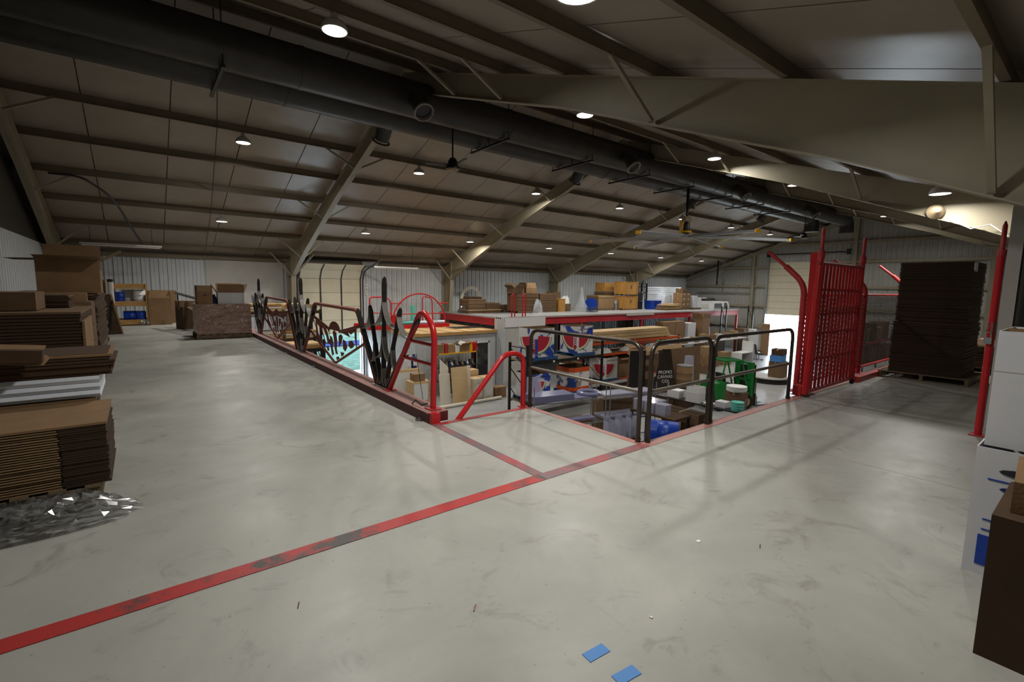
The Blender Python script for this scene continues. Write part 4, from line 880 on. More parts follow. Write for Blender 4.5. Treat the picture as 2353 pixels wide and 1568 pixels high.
o = MB().box(0, 0, 0, 1.8, 1.0, .02).build('grey_sheet', 'duct', None, False, (12.9, 21.2, SZ + .152)); tag(o, 'dark grey sheet lying on the shed roof', 'sheet')
# red platform with arch on shed roof
t = thing('arch_railing', 'red arched guardrail platform standing on the shed roof', 'railing', (0, 22.6, SZ + .152))
MB().box(8.75, -.08, 0, 13.3, .08, .2).build('base_beam', 'red', t); MB().box(8.75, 1.9, 0, 13.3, 2.02, .2).build('base_beam', 'red', t)
for x in (9.0, 12.9): MB().box(x, .08, .04, x + .1, 1.9, .16).build('base_beam', 'red', t)
MB().tube([(11.55 + 1.55 * math.cos(a), 0, .2 + 1.6 * math.sin(a)) for a in [math.pi * i / 20 for i in range(21)]], .04, 8).build('arch_tube', 'red', t, True)
MB().tube([(9.95, 0, 1.3), (10.5, 0, 1.3)], .03, 8).build('rail', 'red', t, True); MB().tube([(12.6, 0, 1.3), (13.25, 0, 1.3)], .03, 8).build('rail', 'red', t, True); MB().tube([(10.1, 0, .75), (13.0, 0, .75)], .03, 8).build('rail', 'red', t, True)
MB().tube(rounded([(8.85, 0, .2), (8.85, 0, 1.62), (9.7, 0, 1.62), (9.95, 0, 1.4), (9.95, 0, .2)], .15), .035, 8).build('end_loop', 'red', t, True); MB().tube([(8.85, 0, .85), (9.95, 0, .8)], .028, 8).build('rail', 'red', t, True)
MB().tube(rounded([(12.7, 1.9, .2), (12.7, 1.9, 1.62), (13.3, 1.9, 1.5), (13.35, 1.9, .2)], .2), .035, 8).build('end_loop', 'red', t, True)
MB().box(10.0, -.06, .0, 10.2, .06, .7).build('bracket', 'red', t)
o = MB().cyl((0, 0, 0), (0, 0, 1.15), .13, n=16).build('teal_roll', 'teal', None, True, (11.5, 23.3, SZ + .152)); tag(o, 'upright teal plastic roll on the shed roof', 'roll')
t = thing('teal_tube', 'long white and teal pipe lying on the red platform', 'pipe', (0, 22.9, SZ + .152 + .26)); MB().cyl((8.8, 0, .0), (9.3, 0, 0), .09).build('end_cap', 'white', t, True); MB().cyl((9.3, 0, 0), (11.6, 0, 0), .1).build('tube', 'teal', t, True); MB().cyl((11.6, 0, 0), (13.2, 0, 0), .09).build('tube', 'foam', t, True); MB().box(8.8, -.1, -.26, 13.2, .1, -.1).build('support', 'redold', t)
t = thing('wall_sign', 'narrow white number strip on the wall beside the loading door', 'sign', (9.98, YW - .06, 1.0)); MB().box(-.07, -.01, 0, .07, 0, .62).build('plate', 'white', t)
for k in range(3): MB().tube([(.035 * math.cos(a), -.012, .12 + k * .19 + .05 * math.sin(a)) for a in [i * math.pi / 5 for i in range(10)]], .008, 4, closed=True).build('numeral', 'duct', t)
# shelf in front of the shed
t = thing('steel_shelf', 'steel shelf unit with yellow top in front of the shed', 'shelf', (11.8, 19.45, LF))
for x in (-1.08, 1.08):
    for y in (-.25, .25): MB().box(x - .02, y - .02, 0, x + .02, y + .02, 2.2).build('post', 'galv', t)
MB().box(-1.1, -.27, 1.98, 1.1, .27, 2.03).build('shelf', 'yellow', t); MB().box(-1.1, -.27, 1.35, 1.1, .27, 1.4).build('shelf', 'duct', t); MB().box(-1.1, -.27, .7, 1.1, .27, .75).build('shelf', 'duct', t)
zt = LF + 2.031
carton('tan carton at the left end of the yellow shelf', 10.95, 19.45, zt, .3, .35, .42, 0, 'card'); carton('red printed carton on the yellow shelf', 11.22, 19.45, zt, .14, .35, .44, 0, 'redold', tape=False); carton('carton with red emblem on the yellow shelf', 11.5, 19.45, zt, .36, .35, .4, 0, 'card3'); carton('small white carton on the yellow shelf', 11.85, 19.45, zt, .26, .3, .3, 0, 'white', tape=False); carton('open brown carton of packing on the yellow shelf', 12.25, 19.45, zt, .5, .42, .32, 0, 'card', 1)
crumple('packing_paper', 'white packing paper bursting from the shelf carton', 'paper', 12.2, 19.45, zt + .25, .5, .4, .3, 'white', 51, None, 8)
for k, (x, m, lb) in enumerate(((12.56, 'yellow', 'yellow plastic fuel can on the yellow shelf'), (12.86, 'red', 'red plastic fuel can at the yellow shelf end'))):
    t = thing('fuel_can', lb, 'can', (x, 19.4, zt)); MB().prism([(-.13, 0), (.13, 0), (.13, .28), (.05, .4), (-.08, .4), (-.13, .3)], -.12, .12, lambda u, v, w_: (u, w_, v)).build('body', m, t); MB().tube([(-.06, 0, .4), (-.02, 0, .46), (.05, 0, .4)], .02, 6).build('handle', m, t); MB().cyl((.09, 0, .33), (.15, 0, .45), .03).build('spout', 'black' if k else 'yellow', t)
for k in range(14):
    x = 10.85 + k * .145; m = ('duct', 'galv', 'black', 'tan', 'bluedk', 'white')[k % 6]; hh = .08 + .14 * random.random()
    t = thing('tool_part', 'small metal tool part on the grey middle shelf, number %s from its left end' % (ORD + ['eleventh', 'twelfth', 'thirteenth', 'fourteenth'])[k], 'tool', (x, 19.4, LF + 1.401), 0, 'parts on the middle shelf'); MB().cyl((0, -.1, .05), (0, .1, .05), .05, n=8).build('barrel', m, t); MB().box(-.04, -.04, .05, .04, .04, .05 + hh).build('block', m, t)
carton('long brown carton on the lowest shed shelf', 11.7, 19.45, LF + .752, 1.6, .45, .3, 0, 'card2')
# cabinets, boards, pipe
def cabinet(label, x, y, wd, h, drawer=True, m='cream'):
    t = thing('cabinet', label, 'cabinet', (x, y, LF)); MB().box(0, .02, .09, wd, .6, h).build('body', 'woodl', t); MB().box(.03, .06, 0, wd - .03, .6, .09).build('plinth', m, t)
    MB().box(-.005, -.0, .1, wd + .005, .019, h).build('face_frame', m, t)
    z1 = h - .03
    if drawer:
        d = MB().box(.04, -.02, h - .2, wd - .04, -.001, h - .03).build('drawer', m, t); MB().cyl((wd / 2, -.045, h - .115), (wd / 2, -.021, h - .115), .015, n=8).build('knob', 'galv', d); z1 = h - .23
    d = MB().box(.04, -.02, .13, wd - .04, -.001, z1).build('door', m, t); MB().box(.1, -.026, .2, wd - .1, -.021, z1 - .08).build('door_panel', 'white', d)
    for s in (.07, wd - .07): MB().box(s - .01, -.03, z1 - .07, s + .01, -.021, z1 - .03).build('hinge', 'galv', d)
    return t
cabinet('cream kitchen cabinet with one drawer standing by the shed', 11.62, 17.55, .52, 1.02); cabinet('cream kitchen cabinet with full door beside the drawer cabinet', 12.16, 17.5, .52, 1.04, False)
t = carton('plain wooden box behind the cream cabinets', 11.9, 18.5, LF, .9, .5, 1.3, 0, 'woodl', tape=False)
def board(label, x0, x1, y, z0, z1, m, lean=.12, poly=None, name='board'):
    P_ = poly or [(x0, z0), (x1, z0), (x1, z1), (x0, z1)]; o = MB().prism(P_, 0, .025, lambda u, v, w_: (u, y + w_ + (v - LF) * lean, v)).build(name, m); tag(o, label, 'board'); return o
board('bare plywood board leaning in front of the shed shelf', 10.6, 11.42, 17.62, LF + .01, -2.0, 'woodl')
board('cream melamine panel leaning left of the plywood board', 10.05, 10.58, 17.75, LF + .01, -2.25, 'cream'); board('slanted white cabinet side leaning behind the plywood board', 0, 0, 17.9, 0, 0, 'cream', .1, [(10.25, -2.9), (10.6, -2.9), (10.6, -2.0), (10.2, -1.6), (10.15, -2.6)]); board('narrow cream panel between plywood and cabinets', 11.44, 11.6, 17.66, LF + .01, -1.98, 'cream')
t = cabinet('unfinished wooden base cabinet with white side left of the panels', 8.95, 18.3, .85, 1.05, False, 'woodl'); carton('brown carton on the unfinished wooden cabinet', 9.35, 18.55, LF + 1.052, .5, .45, .32, 0, 'card'); t = cabinet('taller unfinished wooden cabinet behind the carton', 8.3, 19.2, 1.5, 1.45, False, 'woodl')
o = MB().box(-.35, -.02, 0, .35, .02, .38).build('white_sheet', 'whitebox', None, False, (8.9, 19.35, LF + 1.452)); tag(o, 'small white panel standing on the taller wooden cabinet', 'panel')
for k, (x, m, lb) in enumerate(((9.35, 'whitebox', 'white chemical jug on the wooden cabinet'), (9.65, 'bluedk', 'dark blue jug on the wooden cabinet'))):
    t = thing('jug', lb, 'jug', (x, 19.5, LF + 1.452)); MB().lathe([(.12, 0), (.13, .03), (.13, .4), (.1, .5), (.05, .56)], 14).build('body', m, t, True); MB().lathe([(.055, .56), (.055, .62), (0, .625)], 12).build('cap', 'black', t, True); MB().box(-.09, -.131, .12, .09, -.125, .32).build('paper_label', 'white', t)
o = MB().cyl((0, 0, .075), (3.5, .05, .075), .075, n=16).build('plastic_pipe', 'cream', None, True, (9.45, 17.2, LF)); tag(o, 'long cream plastic pipe lying on the floor before the cabinets', 'pipe'); carton('brown carton beyond the cream cabinets', 13.1, 17.7, LF, .6, .5, .5, 0, 'card')
o = MB().cyl((0, 0, 0), (.02, .01, 2.2), .012, n=5).build('cord', 'black', None, False, (9.3, 17.95, LF + .3)); o.rotation_euler = (.2, -.25, 0); tag(o, 'thin dark cord hanging beside the unfinished cabinet', 'cord')
for k in range(9):
    t = thing('hanging_part', 'rusty metal part heaped left of the wooden cabinets, piece %s' % ORD[k], 'scrap', (7.05 + .45 * (k % 3), 19.2 + .42 * (k // 3), LF + .501), 0, 'scrap heap by the cabinets'); MB().box(-.19, -.06, 0, .19, .06, .3 + .12 * (k % 4)).build('block', ('duct', 'brownred', 'tan')[k % 3], t); MB().cyl((0, -.12, .1), (0, .12, .1), .07, n=8).build('shaft', 'galv', t)
t = thing('work_bench', 'dark bench carrying the scrap heap', 'bench', (7.4, 19.6, LF)); MB().box(-.65, -.65, .44, .85, .65, .5).build('top', 'duct', t)
for x in (-.6, .8):
    for y in (-.6, .6): MB().box(x - .03, y - .03, 0, x + .03, y + .03, .44).build('leg', 'duct', t)
# ================================================================ lower floor: racks and printed bins
def spray(name, base, blue='1c3f9c', lo=.5, hi=.56):
    m = bpy.data.materials.new(name); m.use_nodes = True; nt = m.node_tree; b = nt.nodes['Principled BSDF']; N = nt.nodes.new; L = nt.links.new
    tc = N('ShaderNodeTexCoord'); oi = N('ShaderNodeObjectInfo'); ad = N('ShaderNodeVectorMath'); mu = N('ShaderNodeMath'); mu.operation = 'MULTIPLY'; mu.inputs[1].default_value = 40
    L(oi.outputs['Random'], mu.inputs[0]); L(tc.outputs['Object'], ad.inputs[0]); L(mu.outputs[0], ad.inputs[1])
    n = N('ShaderNodeTexNoise'); n.inputs['Scale'].default_value = 1.7; n.inputs['Detail'].default_value = 3; n.inputs['Distortion'].default_value = .6; L(ad.outputs[0], n.inputs['Vector'])
    r = N('ShaderNodeValToRGB'); r.color_ramp.elements[0].position = lo; r.color_ramp.elements[1].position = hi; r.color_ramp.elements[0].color = lin(base); r.color_ramp.elements[1].color = lin(blue)
    L(n.outputs['Fac'], r.inputs[0]); L(r.outputs[0], b.inputs['Base Color']); b.inputs['Roughness'].default_value = .5; M[name] = m
spray('binwhite', 'd9d8d6'); spray('binplain', 'd9d8d6', lo=.72, hi=.8); spray('binor', 'd9d8d6', '1a3a80', .52, .6)
def melon_bin(label, x0, y0, z, sx, sy, h, m, orange=False, words=True):
    t = thing('produce_bin', label, 'bin', (x0, y0, z)); c = .17
    oc = [(c, 0), (sx - c, 0), (sx, c), (sx, sy - c), (sx - c, sy), (c, sy), (0, sy - c), (0, c)]
    th = .02
    def ins(p): return (th + p[0] * (sx - 2 * th) / sx, th + p[1] * (sy - 2 * th) / sy)
    b = MB(); v = []; n = 8
    for p in oc: v += [(p[0], p[1], 0), (p[0], p[1], h)]
    b.add(v, [(2 * i, 2 * ((i + 1) % n), 2 * ((i + 1) % n) + 1, 2 * i + 1) for i in range(n)]); b.build('outer_wall', m, t)
    b = MB(); v = []
    for p in oc: q = ins(p); v += [(q[0], q[1], .02), (q[0], q[1], h), (p[0], p[1], h)]
    b.add(v, [(3 * i + 1, 3 * ((i + 1) % n) + 1, 3 * ((i + 1) % n), 3 * i) for i in range(n)] + [(3 * i + 1, 3 * i + 2, 3 * ((i + 1) % n) + 2, 3 * ((i + 1) % n) + 1) for i in range(n)] + [tuple(3 * i for i in range(n))]); b.build('inner_wall', 'card', t)
    e = .003
    def fy(u, v): return (u, -e, v)
    def fx(u, v): return (-e, u, v)
    if orange:
        for z0, z1 in ((0, .17), (h - .2, h)):
            vs_ = []
            for p in oc: vs_ += [(p[0] + (p[0] - sx / 2) * .006, p[1] + (p[1] - sy / 2) * .006, z0), (p[0] + (p[0] - sx / 2) * .006, p[1] + (p[1] - sy / 2) * .006, z1)]
            MB().add(vs_, [(2 * i, 2 * ((i + 1) % 8), 2 * ((i + 1) % 8) + 1, 2 * i + 1) for i in range(8)]).build('orange_band', 'orange', t)
        MB().prism([(c + .1, .2), (c + .4, .2), (c + .45, .45), (c + .15, .42)], 0, .002, lambda u, v, w_: (u, -e - w_, v)).build('fruit_print', 'tan', t)
        return t
    def wedge(fn, u0, u1, z0, z1):
        R_ = min(u1 - u0, z1 - z0)
        for k, (rr, mm) in enumerate(((1, 'print_green'), (.95, 'print_rind'), (.84, 'print_red'))):
            pts = [(u0, z1)] + [(u0 + R_ * rr * math.sin(a), z1 - R_ * rr * math.cos(a)) for a in [i * math.pi / 2 * .93 / 10 for i in range(11)]]
            MB().add([tuple(Vector(fn(*p)) + (Vector(fn(0, 0)) - Vector((0, 0, 0))) * (k * .4)) for p in pts], [tuple(range(len(pts)))]).build('melon_print', mm, t)
    wedge(fy, c + .05, sx - c + .1, .12, h - .28)
    wedge(fx, c - .05, sy - c, .12, h - .3)
    # striped arrow on the chamfer
    def fc_(s, v): return (c * (1 - s) - e, c * s - e, v)
    ar = [(.3, .3), (.3, .7), (.7, .7), (.7, .3), (.85, .3), (.5, .12), (.15, .3)]
    MB().add([fc_(*p) for p in ar], [tuple(range(7))]).build('arrow_print', 'print_red', t)
    for k in range(4): MB().add([tuple(Vector(fc_(*p)) - Vector((.001, .001, 0))) for p in ((.32, .34 + k * .09), (.68, .39 + k * .09), (.68, .43 + k * .09), (.32, .38 + k * .09))], [(0, 1, 2, 3)]).build('arrow_stripe', 'white', t)
    if words: text('lettering', 'WATERMELONS', .105, 'print_dark', t, (sx / 2, -e - .001, h - .17), (math.pi / 2, 0, 0))
    return t
def rack(label, x0, x1, y0, y1, top, levels, mp, mb, feet=True):
    t = thing('pallet_rack', label, 'rack', (0, 0, LF))
    for x in (x0, x1):
        for y in (y0, y1):
            p = MB().box(x - .045, y - .04, 0, x + .045, y + .04, top).build('upright', mp, t)
        for k in range(3):
            z = .3 + k * (top - .5) / 3; MB().bar((x, y0, z), (x, y1, z + (top - .5) / 3), .03, .03).build('brace', mp, t)
        MB().bar((x, y0, top - .15), (x, y1, top - .15), .03, .03).build('brace', mp, t)
    for z in levels:
        for y in (y0 - .05, y1 + .05): MB().box(x0, y - .025, z - .12, x1, y + .025, z).build('load_beam', mb, t)
        MB().box(x0, y0 - .02, z - .03, x1, y1 + .02, z - .005).build('shelf_board', 'palletw', t)
    return t
zr = -1.32 - LF
t = rack('black steel pallet rack with printed bins below the railing', 11.76, 16.1, 13.98, 15.1, 2.95, [.62, 2.27], 'black', 'black')
for x in (13.1, 14.5): MB().box(x - .05, 13.9, 2.17, x + .05, 13.902, 2.25).build('shelf_label', 'white', t)
ZT = LF + 2.271
pallet('blue pallet under the upper left bin', 12.75, 14.55, ZT, 1.3, 1.15, 0, 'palletb'); pallet('blue pallet under the upper right bin', 15.05, 14.6, ZT, 1.3, 1.15, 0, 'palletb')
melon_bin('blue sprayed melon bin on top of the black rack, left one', 12.1, 14.02, ZT + .133, 1.25, 1.1, 1.15, 'binwhite'); melon_bin('blue sprayed melon bin on top of the black rack, right one', 14.45, 14.05, ZT + .133, 1.25, 1.1, 1.15, 'binwhite')
ZL = LF + .621
pallet('blue pallet under the lower left bin', 12.6, 14.55, ZL, 1.3, 1.15, 0, 'palletb'); pallet('blue pallet under the orange banded bin', 14.95, 14.6, ZL, 1.3, 1.15, 0, 'palletb')
melon_bin('blue sprayed melon bin on the lower level of the black rack', 12.0, 14.02, ZL + .133, 1.2, 1.1, .98, 'binwhite'); melon_bin('orange banded fruit bin with blue spray in the black rack', 14.3, 14.05, ZL + .133, 1.25, 1.1, 1.02, 'binor', True)
t = rack('orange beam pallet rack carrying long lumber', 16.9, 24.6, 15.6, 16.8, 2.6, [.6, 2.52], 'duct', 'orange')
t = thing('lumber_bundle', 'bundle of long tan boards lying on the orange rack', 'lumber', (0, 16.1, LF + 2.56))
for k in range(3):
    for j in range(3): MB().box(17.0 + .1 * k, -.5 + j * .34, k * .17, 23.7 - .12 * k, -.2 + j * .34, k * .17 + .15).build('board', 'woodl', t)
for x in (18.0, 20.5, 22.8): MB().box(x, -.5, -.035, x + .3, .5, -.005).build('spacer', 'palletw', t)
ZO = LF + .601
pallet('blue pallet under the clean melon bin', 18.2, 15.7, ZO, 1.2, 1.1, 0, 'palletb'); melon_bin('clean white melon bin with big slice on the orange rack', 17.6, 15.15, ZO + .133, 1.2, 1.1, 1.05, 'binplain'); melon_bin('shaded melon bin behind the rack upright', 15.7, 15.45, LF + .4, 1.1, 1.0, 1.2, 'binplain')
for k in range(3): pallet('weathered pallet under the shaded melon bin, %s' % ('lowest', 'middle', 'topmost')[k], 16.25, 15.95, LF + .133 * k, 1.1, .95)
carton('tall open brown carton right of the clean melon bin', 19.95, 15.9, ZO - .0, 1.5, .6, 1.0, 0, 'card', 1, fl=1.7); carton('brown carton behind the tall open carton', 22.0, 15.95, ZO, 1.2, .9, 1.1, 0, 'card2')
for k in range(3): crumple('white_sack', 'white plastic sack slumped on the orange rack, %s' % ('left one', 'middle one', 'right one')[k], 'sack', 18.2 + k * 2.0, 15.8, LF + 1.95, 1.2, .6, .3, 'white', 60 + k, None, 10)
t = thing('rack_shelf', 'brown shelf board under the white sacks', 'shelf', (0, 0, LF + 1.92)); MB().box(17.0, 15.6, 0, 24.4, 16.7, .025).build('board', 'palletw', t); MB().box(17.0, 15.55, -.1, 24.4, 15.6, .025).build('edge', 'orange', t)
# ---- wire shelves with clear plastic
def wire_shelf(label, x, y, L, d, rz, zs, top):
    t = thing('wire_shelf', label, 'shelf', (x, y, LF), rz)
    for px in (0, L):
        for py in (0, d): MB().cyl((px, py, 0), (px, py, top), .014, n=6).build('post', 'galv', t)
    for z in zs:
        b = MB()
        for k in range(7): b.bar((0, d * k / 6, z), (L, d * k / 6, z), .008, .008)
        for k in range(int(L / .12)): b.bar((k * .12, 0, z), (k * .12, d, z), .006, .006)
        b.build('wire_deck', 'galv', t); MB().box(0, -.01, z - .03, L, .01, z).build('edge_rail', 'galv', t); MB().box(0, d - .01, z - .03, L, d + .01, z).build('edge_rail', 'galv', t)
    return t
wire_shelf('chrome wire shelf stacked with clear plastic sheets, nearer one', 8.3, 9.55, 2.4, .75, -.22, (.5, 1.3, 2.0), 2.5)
wire_shelf('chrome wire shelf of clear plastic strips, behind the rail corner', 10.8, 9.0, 2.2, .75, -.25, (.5, 1.3, 1.95), 2.3)
def sheets(label, x, y, z, sx, sy, n, rz, m='acryls', h=.016):
    t = thing('plastic_sheet_stack', label, 'plastic sheets', (x, y, z), rz)
    for k in range(n): MB().box(-sx / 2 + random.uniform(-.02, .02), -sy / 2, k * h, sx / 2 + random.uniform(-.02, .02), sy / 2, k * h + h * .8).build('sheet', m, t)
sheets('thick stack of lilac clear plastic sheets on the nearer wire shelf', 9.05, 9.75, LF + 2.006, 1.3, .6, 12, -.22); sheets('thin grey plastic sheet on the nearer wire shelf', 10.1, 9.6, LF + 2.006, .9, .6, 2, -.22)
t = thing('plastic_ring', 'flat grey plastic ring on the nearer wire shelf', 'ring', (10.45, 9.55, LF + 2.04)); MB().tube([(.3 * math.cos(a), .3 * math.sin(a), .04) for a in [i * math.pi / 12 for i in range(24)]], .06, 8, closed=True).build('ring', 'acryls', t, True)
o = MB().prism([(-.3, 0), (.3, 0), (.2, .45), (-.3, .5)], 0, .01, lambda u, v, w_: (u, w_, v)).build('clear_sheet', 'acryl', None, False, (8.7, 10.0, LF + 2.2)); tag(o, 'clear plastic panel leaning on the lilac sheet stack', 'plastic sheet')
sheets('clear plastic strips on the far wire shelf top', 11.7, 9.15, LF + 1.956, 1.9, .55, 6, -.25, 'acryl'); sheets('clear plastic strips on the far wire shelf middle', 11.7, 9.15, LF + 1.306, 1.9, .55, 5, -.25, 'acryl'); sheets('brown and clear sheets on the middle nearer shelf', 9.3, 9.65, LF + 1.306, 2.0, .6, 5, -.22, 'card'); sheets('clear plastic offcuts on the nearer shelf middle front', 9.9, 9.35, LF + 1.39, .9, .3, 4, -.22, 'acryls')
for k, (x, y) in enumerate(((10.2, 8.5), (10.64, 8.45), (11.07, 8.4))):
    t = thing('clear_holder', 'tall clear plastic holder on the lowest shelf front, %s of three' % ORD[k], 'holder', (x, y, LF + .9)); b = MB(); b.box(-.14, -.1, 0, .14, -.09, .55); b.box(-.14, .09, 0, .14, .1, .7); b.box(-.14, -.09, 0, -.13, .09, .6); b.box(.13, -.09, 0, .14, .09, .6); b.box(-.13, -.09, 0, .13, .09, .01); b.build('body', 'acryl', t); MB().box(-.2, -.15, -.9, .2, .15, -.0).build('stand_box', 'carddk', t)
carton('brown carton under the far wire shelf with yellow labels', 12.0, 9.9, LF, 1.2, .6, 1.7, -.2, 'card2'); carton('brown carton under the nearer wire shelf', 9.6, 9.7, LF, 1.0, .4, .48, -.2, 'carddk')
# ---- dark shelf across
t = thing('dark_shelf', 'dark shelf unit with white boxes running away from the pit edge', 'shelf', (12.2, 0, LF))
for y in (5.7, 8.4):
    for x in (0, .6): MB().cyl((x, y, 0), (x, y, 2.4), .014, n=6).build('post', 'galv', t)
for z in (.6, 1.15, 2.0): MB().box(0, 5.7, z - .03, .6, 8.4, z).build('shelf', 'black', t)
ZS = LF + 2.001
carton('white carton at the far end of the dark shelf', 12.5, 7.9, ZS, .35, .4, .22, 0, 'white', tape=False); carton('open white carton in the middle of the dark shelf', 12.45, 7.25, ZS, .4, .4, .26, .1, 'white', 2)
o = MB().cb((0, 0, .03), (.1, .3, .05), .5).build('white_tray', 'white', None, False, (12.4, 6.8, ZS)); tag(o, 'small white tray on the dark shelf', 'tray')
carton('small white carton with red print on the dark shelf', 12.5, 6.45, ZS, .3, .3, .16, 0, 'whitebox', tape=False)
drum('teal plastic tub at the near end of the dark shelf', 12.4, 6.0, ZS, .16, .24, 'teal', name='tub', cat='bucket')
drum('white oval dish on a carton above the dark shelf', 12.9, 6.3, ZS + .42, .26, .14, 'white', name='dish', cat='dish'); carton('brown carton holding the white oval dish', 12.9, 6.3, ZS, .3, .5, .42, 0, 'card2')
ZS2 = LF + 1.151
carton('long brown carton on the second dark shelf', 12.5, 7.6, ZS2, .5, 1.2, .5, 0, 'card2'); carton('white carton with dark label on the second dark shelf', 12.45, 6.65, ZS2, .4, .3, .4, 0, 'whitebox', tape=False)
t = carton('white archive box with lid on the second dark shelf', 12.45, 6.1, ZS2, .5, .55, .42, 0, 'white', tape=False); MB().box(-.27, -.29, .3, .27, .29, .43).build('lid', 'white', t)
carton('tall brown carton closing the end of the dark shelf', 12.5, 5.5, LF, .5, .3, 2.0, 0, 'card2')
for k, (x, y) in enumerate(((11.5, 8.42), (11.84, 8.42), (11.5, 8.04), (11.84, 8.04), (11.5, 7.66))):
    t = thing('clear_bin', 'clear plastic box in the stack beside the dark shelf, %s' % ORD[k], 'container', (x, y, LF + 1.65 + .0), 0, 'clear plastic boxes'); MB().box(-.14, -.16, 0, .14, .16, .3).build('body', 'acryl', t); MB().box(-.15, -.17, .3, .15, .17, .32).build('lid', 'acryl', t)
t = thing('work_table', 'dark table under the clear plastic boxes', 'table', (11.7, 7.9, LF)); MB().box(-.4, -.75, 1.6, .4, .75, 1.65).build('top', 'carddk', t)
for x in (-.36, .36):
    for y in (-.7, .7): MB().box(x - .03, y - .03, 0, x + .03, y + .03, 1.6).build('leg', 'black', t)
t = drum('glossy blue drum lying near the pit corner', 9.75, 6.95, LF + 1.32, .33, .8, 'blue', -1.0, lid='carddk'); 
t = thing('low_bench', 'dark bench carrying the blue drum', 'bench', (9.8, 6.6, LF)); MB().box(-.9, -.6, 1.25, .9, .5, 1.315).build('top', 'carddk', t)
for x in (-.8, .8):
    for y in (-.5, .4): MB().box(x - .03, y - .03, 0, x + .03, y + .03, 1.25).build('leg', 'black', t)
for k in range(3):
    o = MB().cb((0, 0, .004), (.5, .35, .006)).build('white_card', 'white', None, False, (9.1 + .15 * k, 6.3 - .05 * k, LF + 1.316 + k * .009), .3 * k); tag(o, 'white card sheet beside the blue drum, %s' % ('bottom one', 'middle one', 'top one')[k], 'card')
# ---- sign, fibre drum, cardboard, clear tubes
t = thing('sign_board', 'grey tapered sign board with white hand lettering', 'sign', (17.9, 11.9, LF + .9), -.35); MB().prism([(-.6, 0), (.55, 0), (.22, 1.7), (-.2, 1.7)], 0, .04, lambda u, v, w_: (u, w_, v)).build('board', 'pipe', t); MB().box(-.5, .0, -.9, .5, .6, 0).build('stand', 'carddk', t)
for k, s in enumerate(('PROMO', 'CANVAS', 'CO')): text('lettering', s, .2, 'white', t, (-.02, -.004, .62 - k * .2), (math.pi / 2, 0, 0))
o = MB().prism([(-.4, 0), (.4, 0), (.4, 1.9), (-.4, 1.9)], 0, .05, lambda u, v, w_: (u, w_, v)).build('black_board', 'black', None, False, (17.0, 12.7, LF + .602), -.3); tag(o, 'black board standing behind the grey sign', 'board')
carton('brown crate under the black board', 17.05, 13.0, LF, 1.0, .9, .6, -.3, 'card2')
drum('brown fibre drum with grey lid beside the lettered sign', 18.9, 11.6, LF + .9, .33, .95, 'card', name='fibre_drum', lid='galv'); carton('brown carton under the fibre drum', 18.9, 11.6, LF, .8, .7, .9, 0, 'carddk')
board('tall brown cardboard sheet standing behind the fibre drum', 18.4, 21.6, 12.4, LF, -1.15, 'card2', .03); board('pale wooden plank along the top of the cardboard sheet', 17.6, 20.4, 12.75, -1.2, -1.0, 'woodl', 0)
carton('brown carton hanging flap over the rail side boxes', 18.9, 13.9, LF + .9, 1.2, .7, 1.45, .1, 'card', 1, fl=2.4); carton('brown base carton below the flap carton', 18.9, 13.9, LF, 1.2, .8, .9, .1, 'card2')
t = thing('clear_tubes', 'clear plastic corner tubes standing beside the fibre drum', 'tubes', (19.9, 11.85, LF + .9), .2); MB().prism([(-.35, 0), (.3, 0), (.15, 1.25), (-.15, 1.25)], 0, .3, lambda u, v, w_: (u, w_, v)).build('bundle', 'acryl', t); MB().box(-.5, -.1, -.9, .5, .5, 0).build('base_box', 'carddk', t)
# ---- forklift
t = thing('forklift', 'green forklift truck with overhead guard parked below', 'forklift', (20.3, 10.35, LF), -.35)
MB().prism([(-1.0, .35), (.75, .35), (.75, .75), (.35, .8), (.3, 1.0), (-.4, 1.0), (-.55, 1.25), (-1.0, 1.2), (-1.1, .8)], -.5, .5, lambda u, v, w_: (u, w_, v)).build('body', 'green', t)
MB().prism([(-1.1, .3), (-.75, .25), (-.75, .9), (-1.15, .9)], -.48, .48, lambda u, v, w_: (u, w_, v)).build('counterweight', 'duct', t)
for y in (-.44, .44):
    MB().tube([(-.75, y, 1.2), (-.55, y, 2.15)], .035, 8).build('guard_post', 'green', t, True); MB().tube([(.72, y, .8), (.32, y, 2.15)], .035, 8).build('guard_post', 'green', t, True); MB().box(.84, y - .05, .08, .98, y + .05, 2.05).build('mast_rail', 'green', t); MB().box(1.0, y - .04, .1, 1.08, y + .04, 1.95).build('mast_rail', 'black', t)
b = MB(); b.box(-.6, -.48, 2.13, .36, -.42, 2.2); b.box(-.6, .42, 2.13, .36, .48, 2.2); b.box(-.6, -.42, 2.13, -.54, .42, 2.2); b.box(.3, -.42, 2.13, .36, .42, 2.2)
for k in range(6): b.box(-.45 + k * .13, -.42, 2.15, -.42 + k * .13, .42, 2.18)
b.build('overhead_guard', 'green', t)
for z in (.4, 1.2, 1.95): MB().box(.86, -.4, z, .96, .4, z + .09).build('mast_bar', 'green', t)
MB().box(.9, -.06, .3, 1.0, .06, 1.9).build('lift_cylinder', 'rubber', t)
for y in (-.3, .3): MB().box(.86, y - .1, .12, .9, y + .1, 1.98).build('mast_plate', 'green', t)
MB().box(.87, -.2, .15, .89, .2, 1.9).build('chain_plate', 'rubber', t)
for x, r in ((.6, .33), (-.75, .27)):
    for y in (-.56, .44):
        w2 = MB().tube([(x, y, r), (x, y + .14, r)], r, 20).build('wheel', 'rubber', t, True); MB().tube([(x, y - .01, r), (x, y + .15, r)], r * .55, 14).build('rim', 'tan', w2, True)
MB().box(1.09, -.5, .15, 1.16, .5, .65).build('carriage', 'black', t)
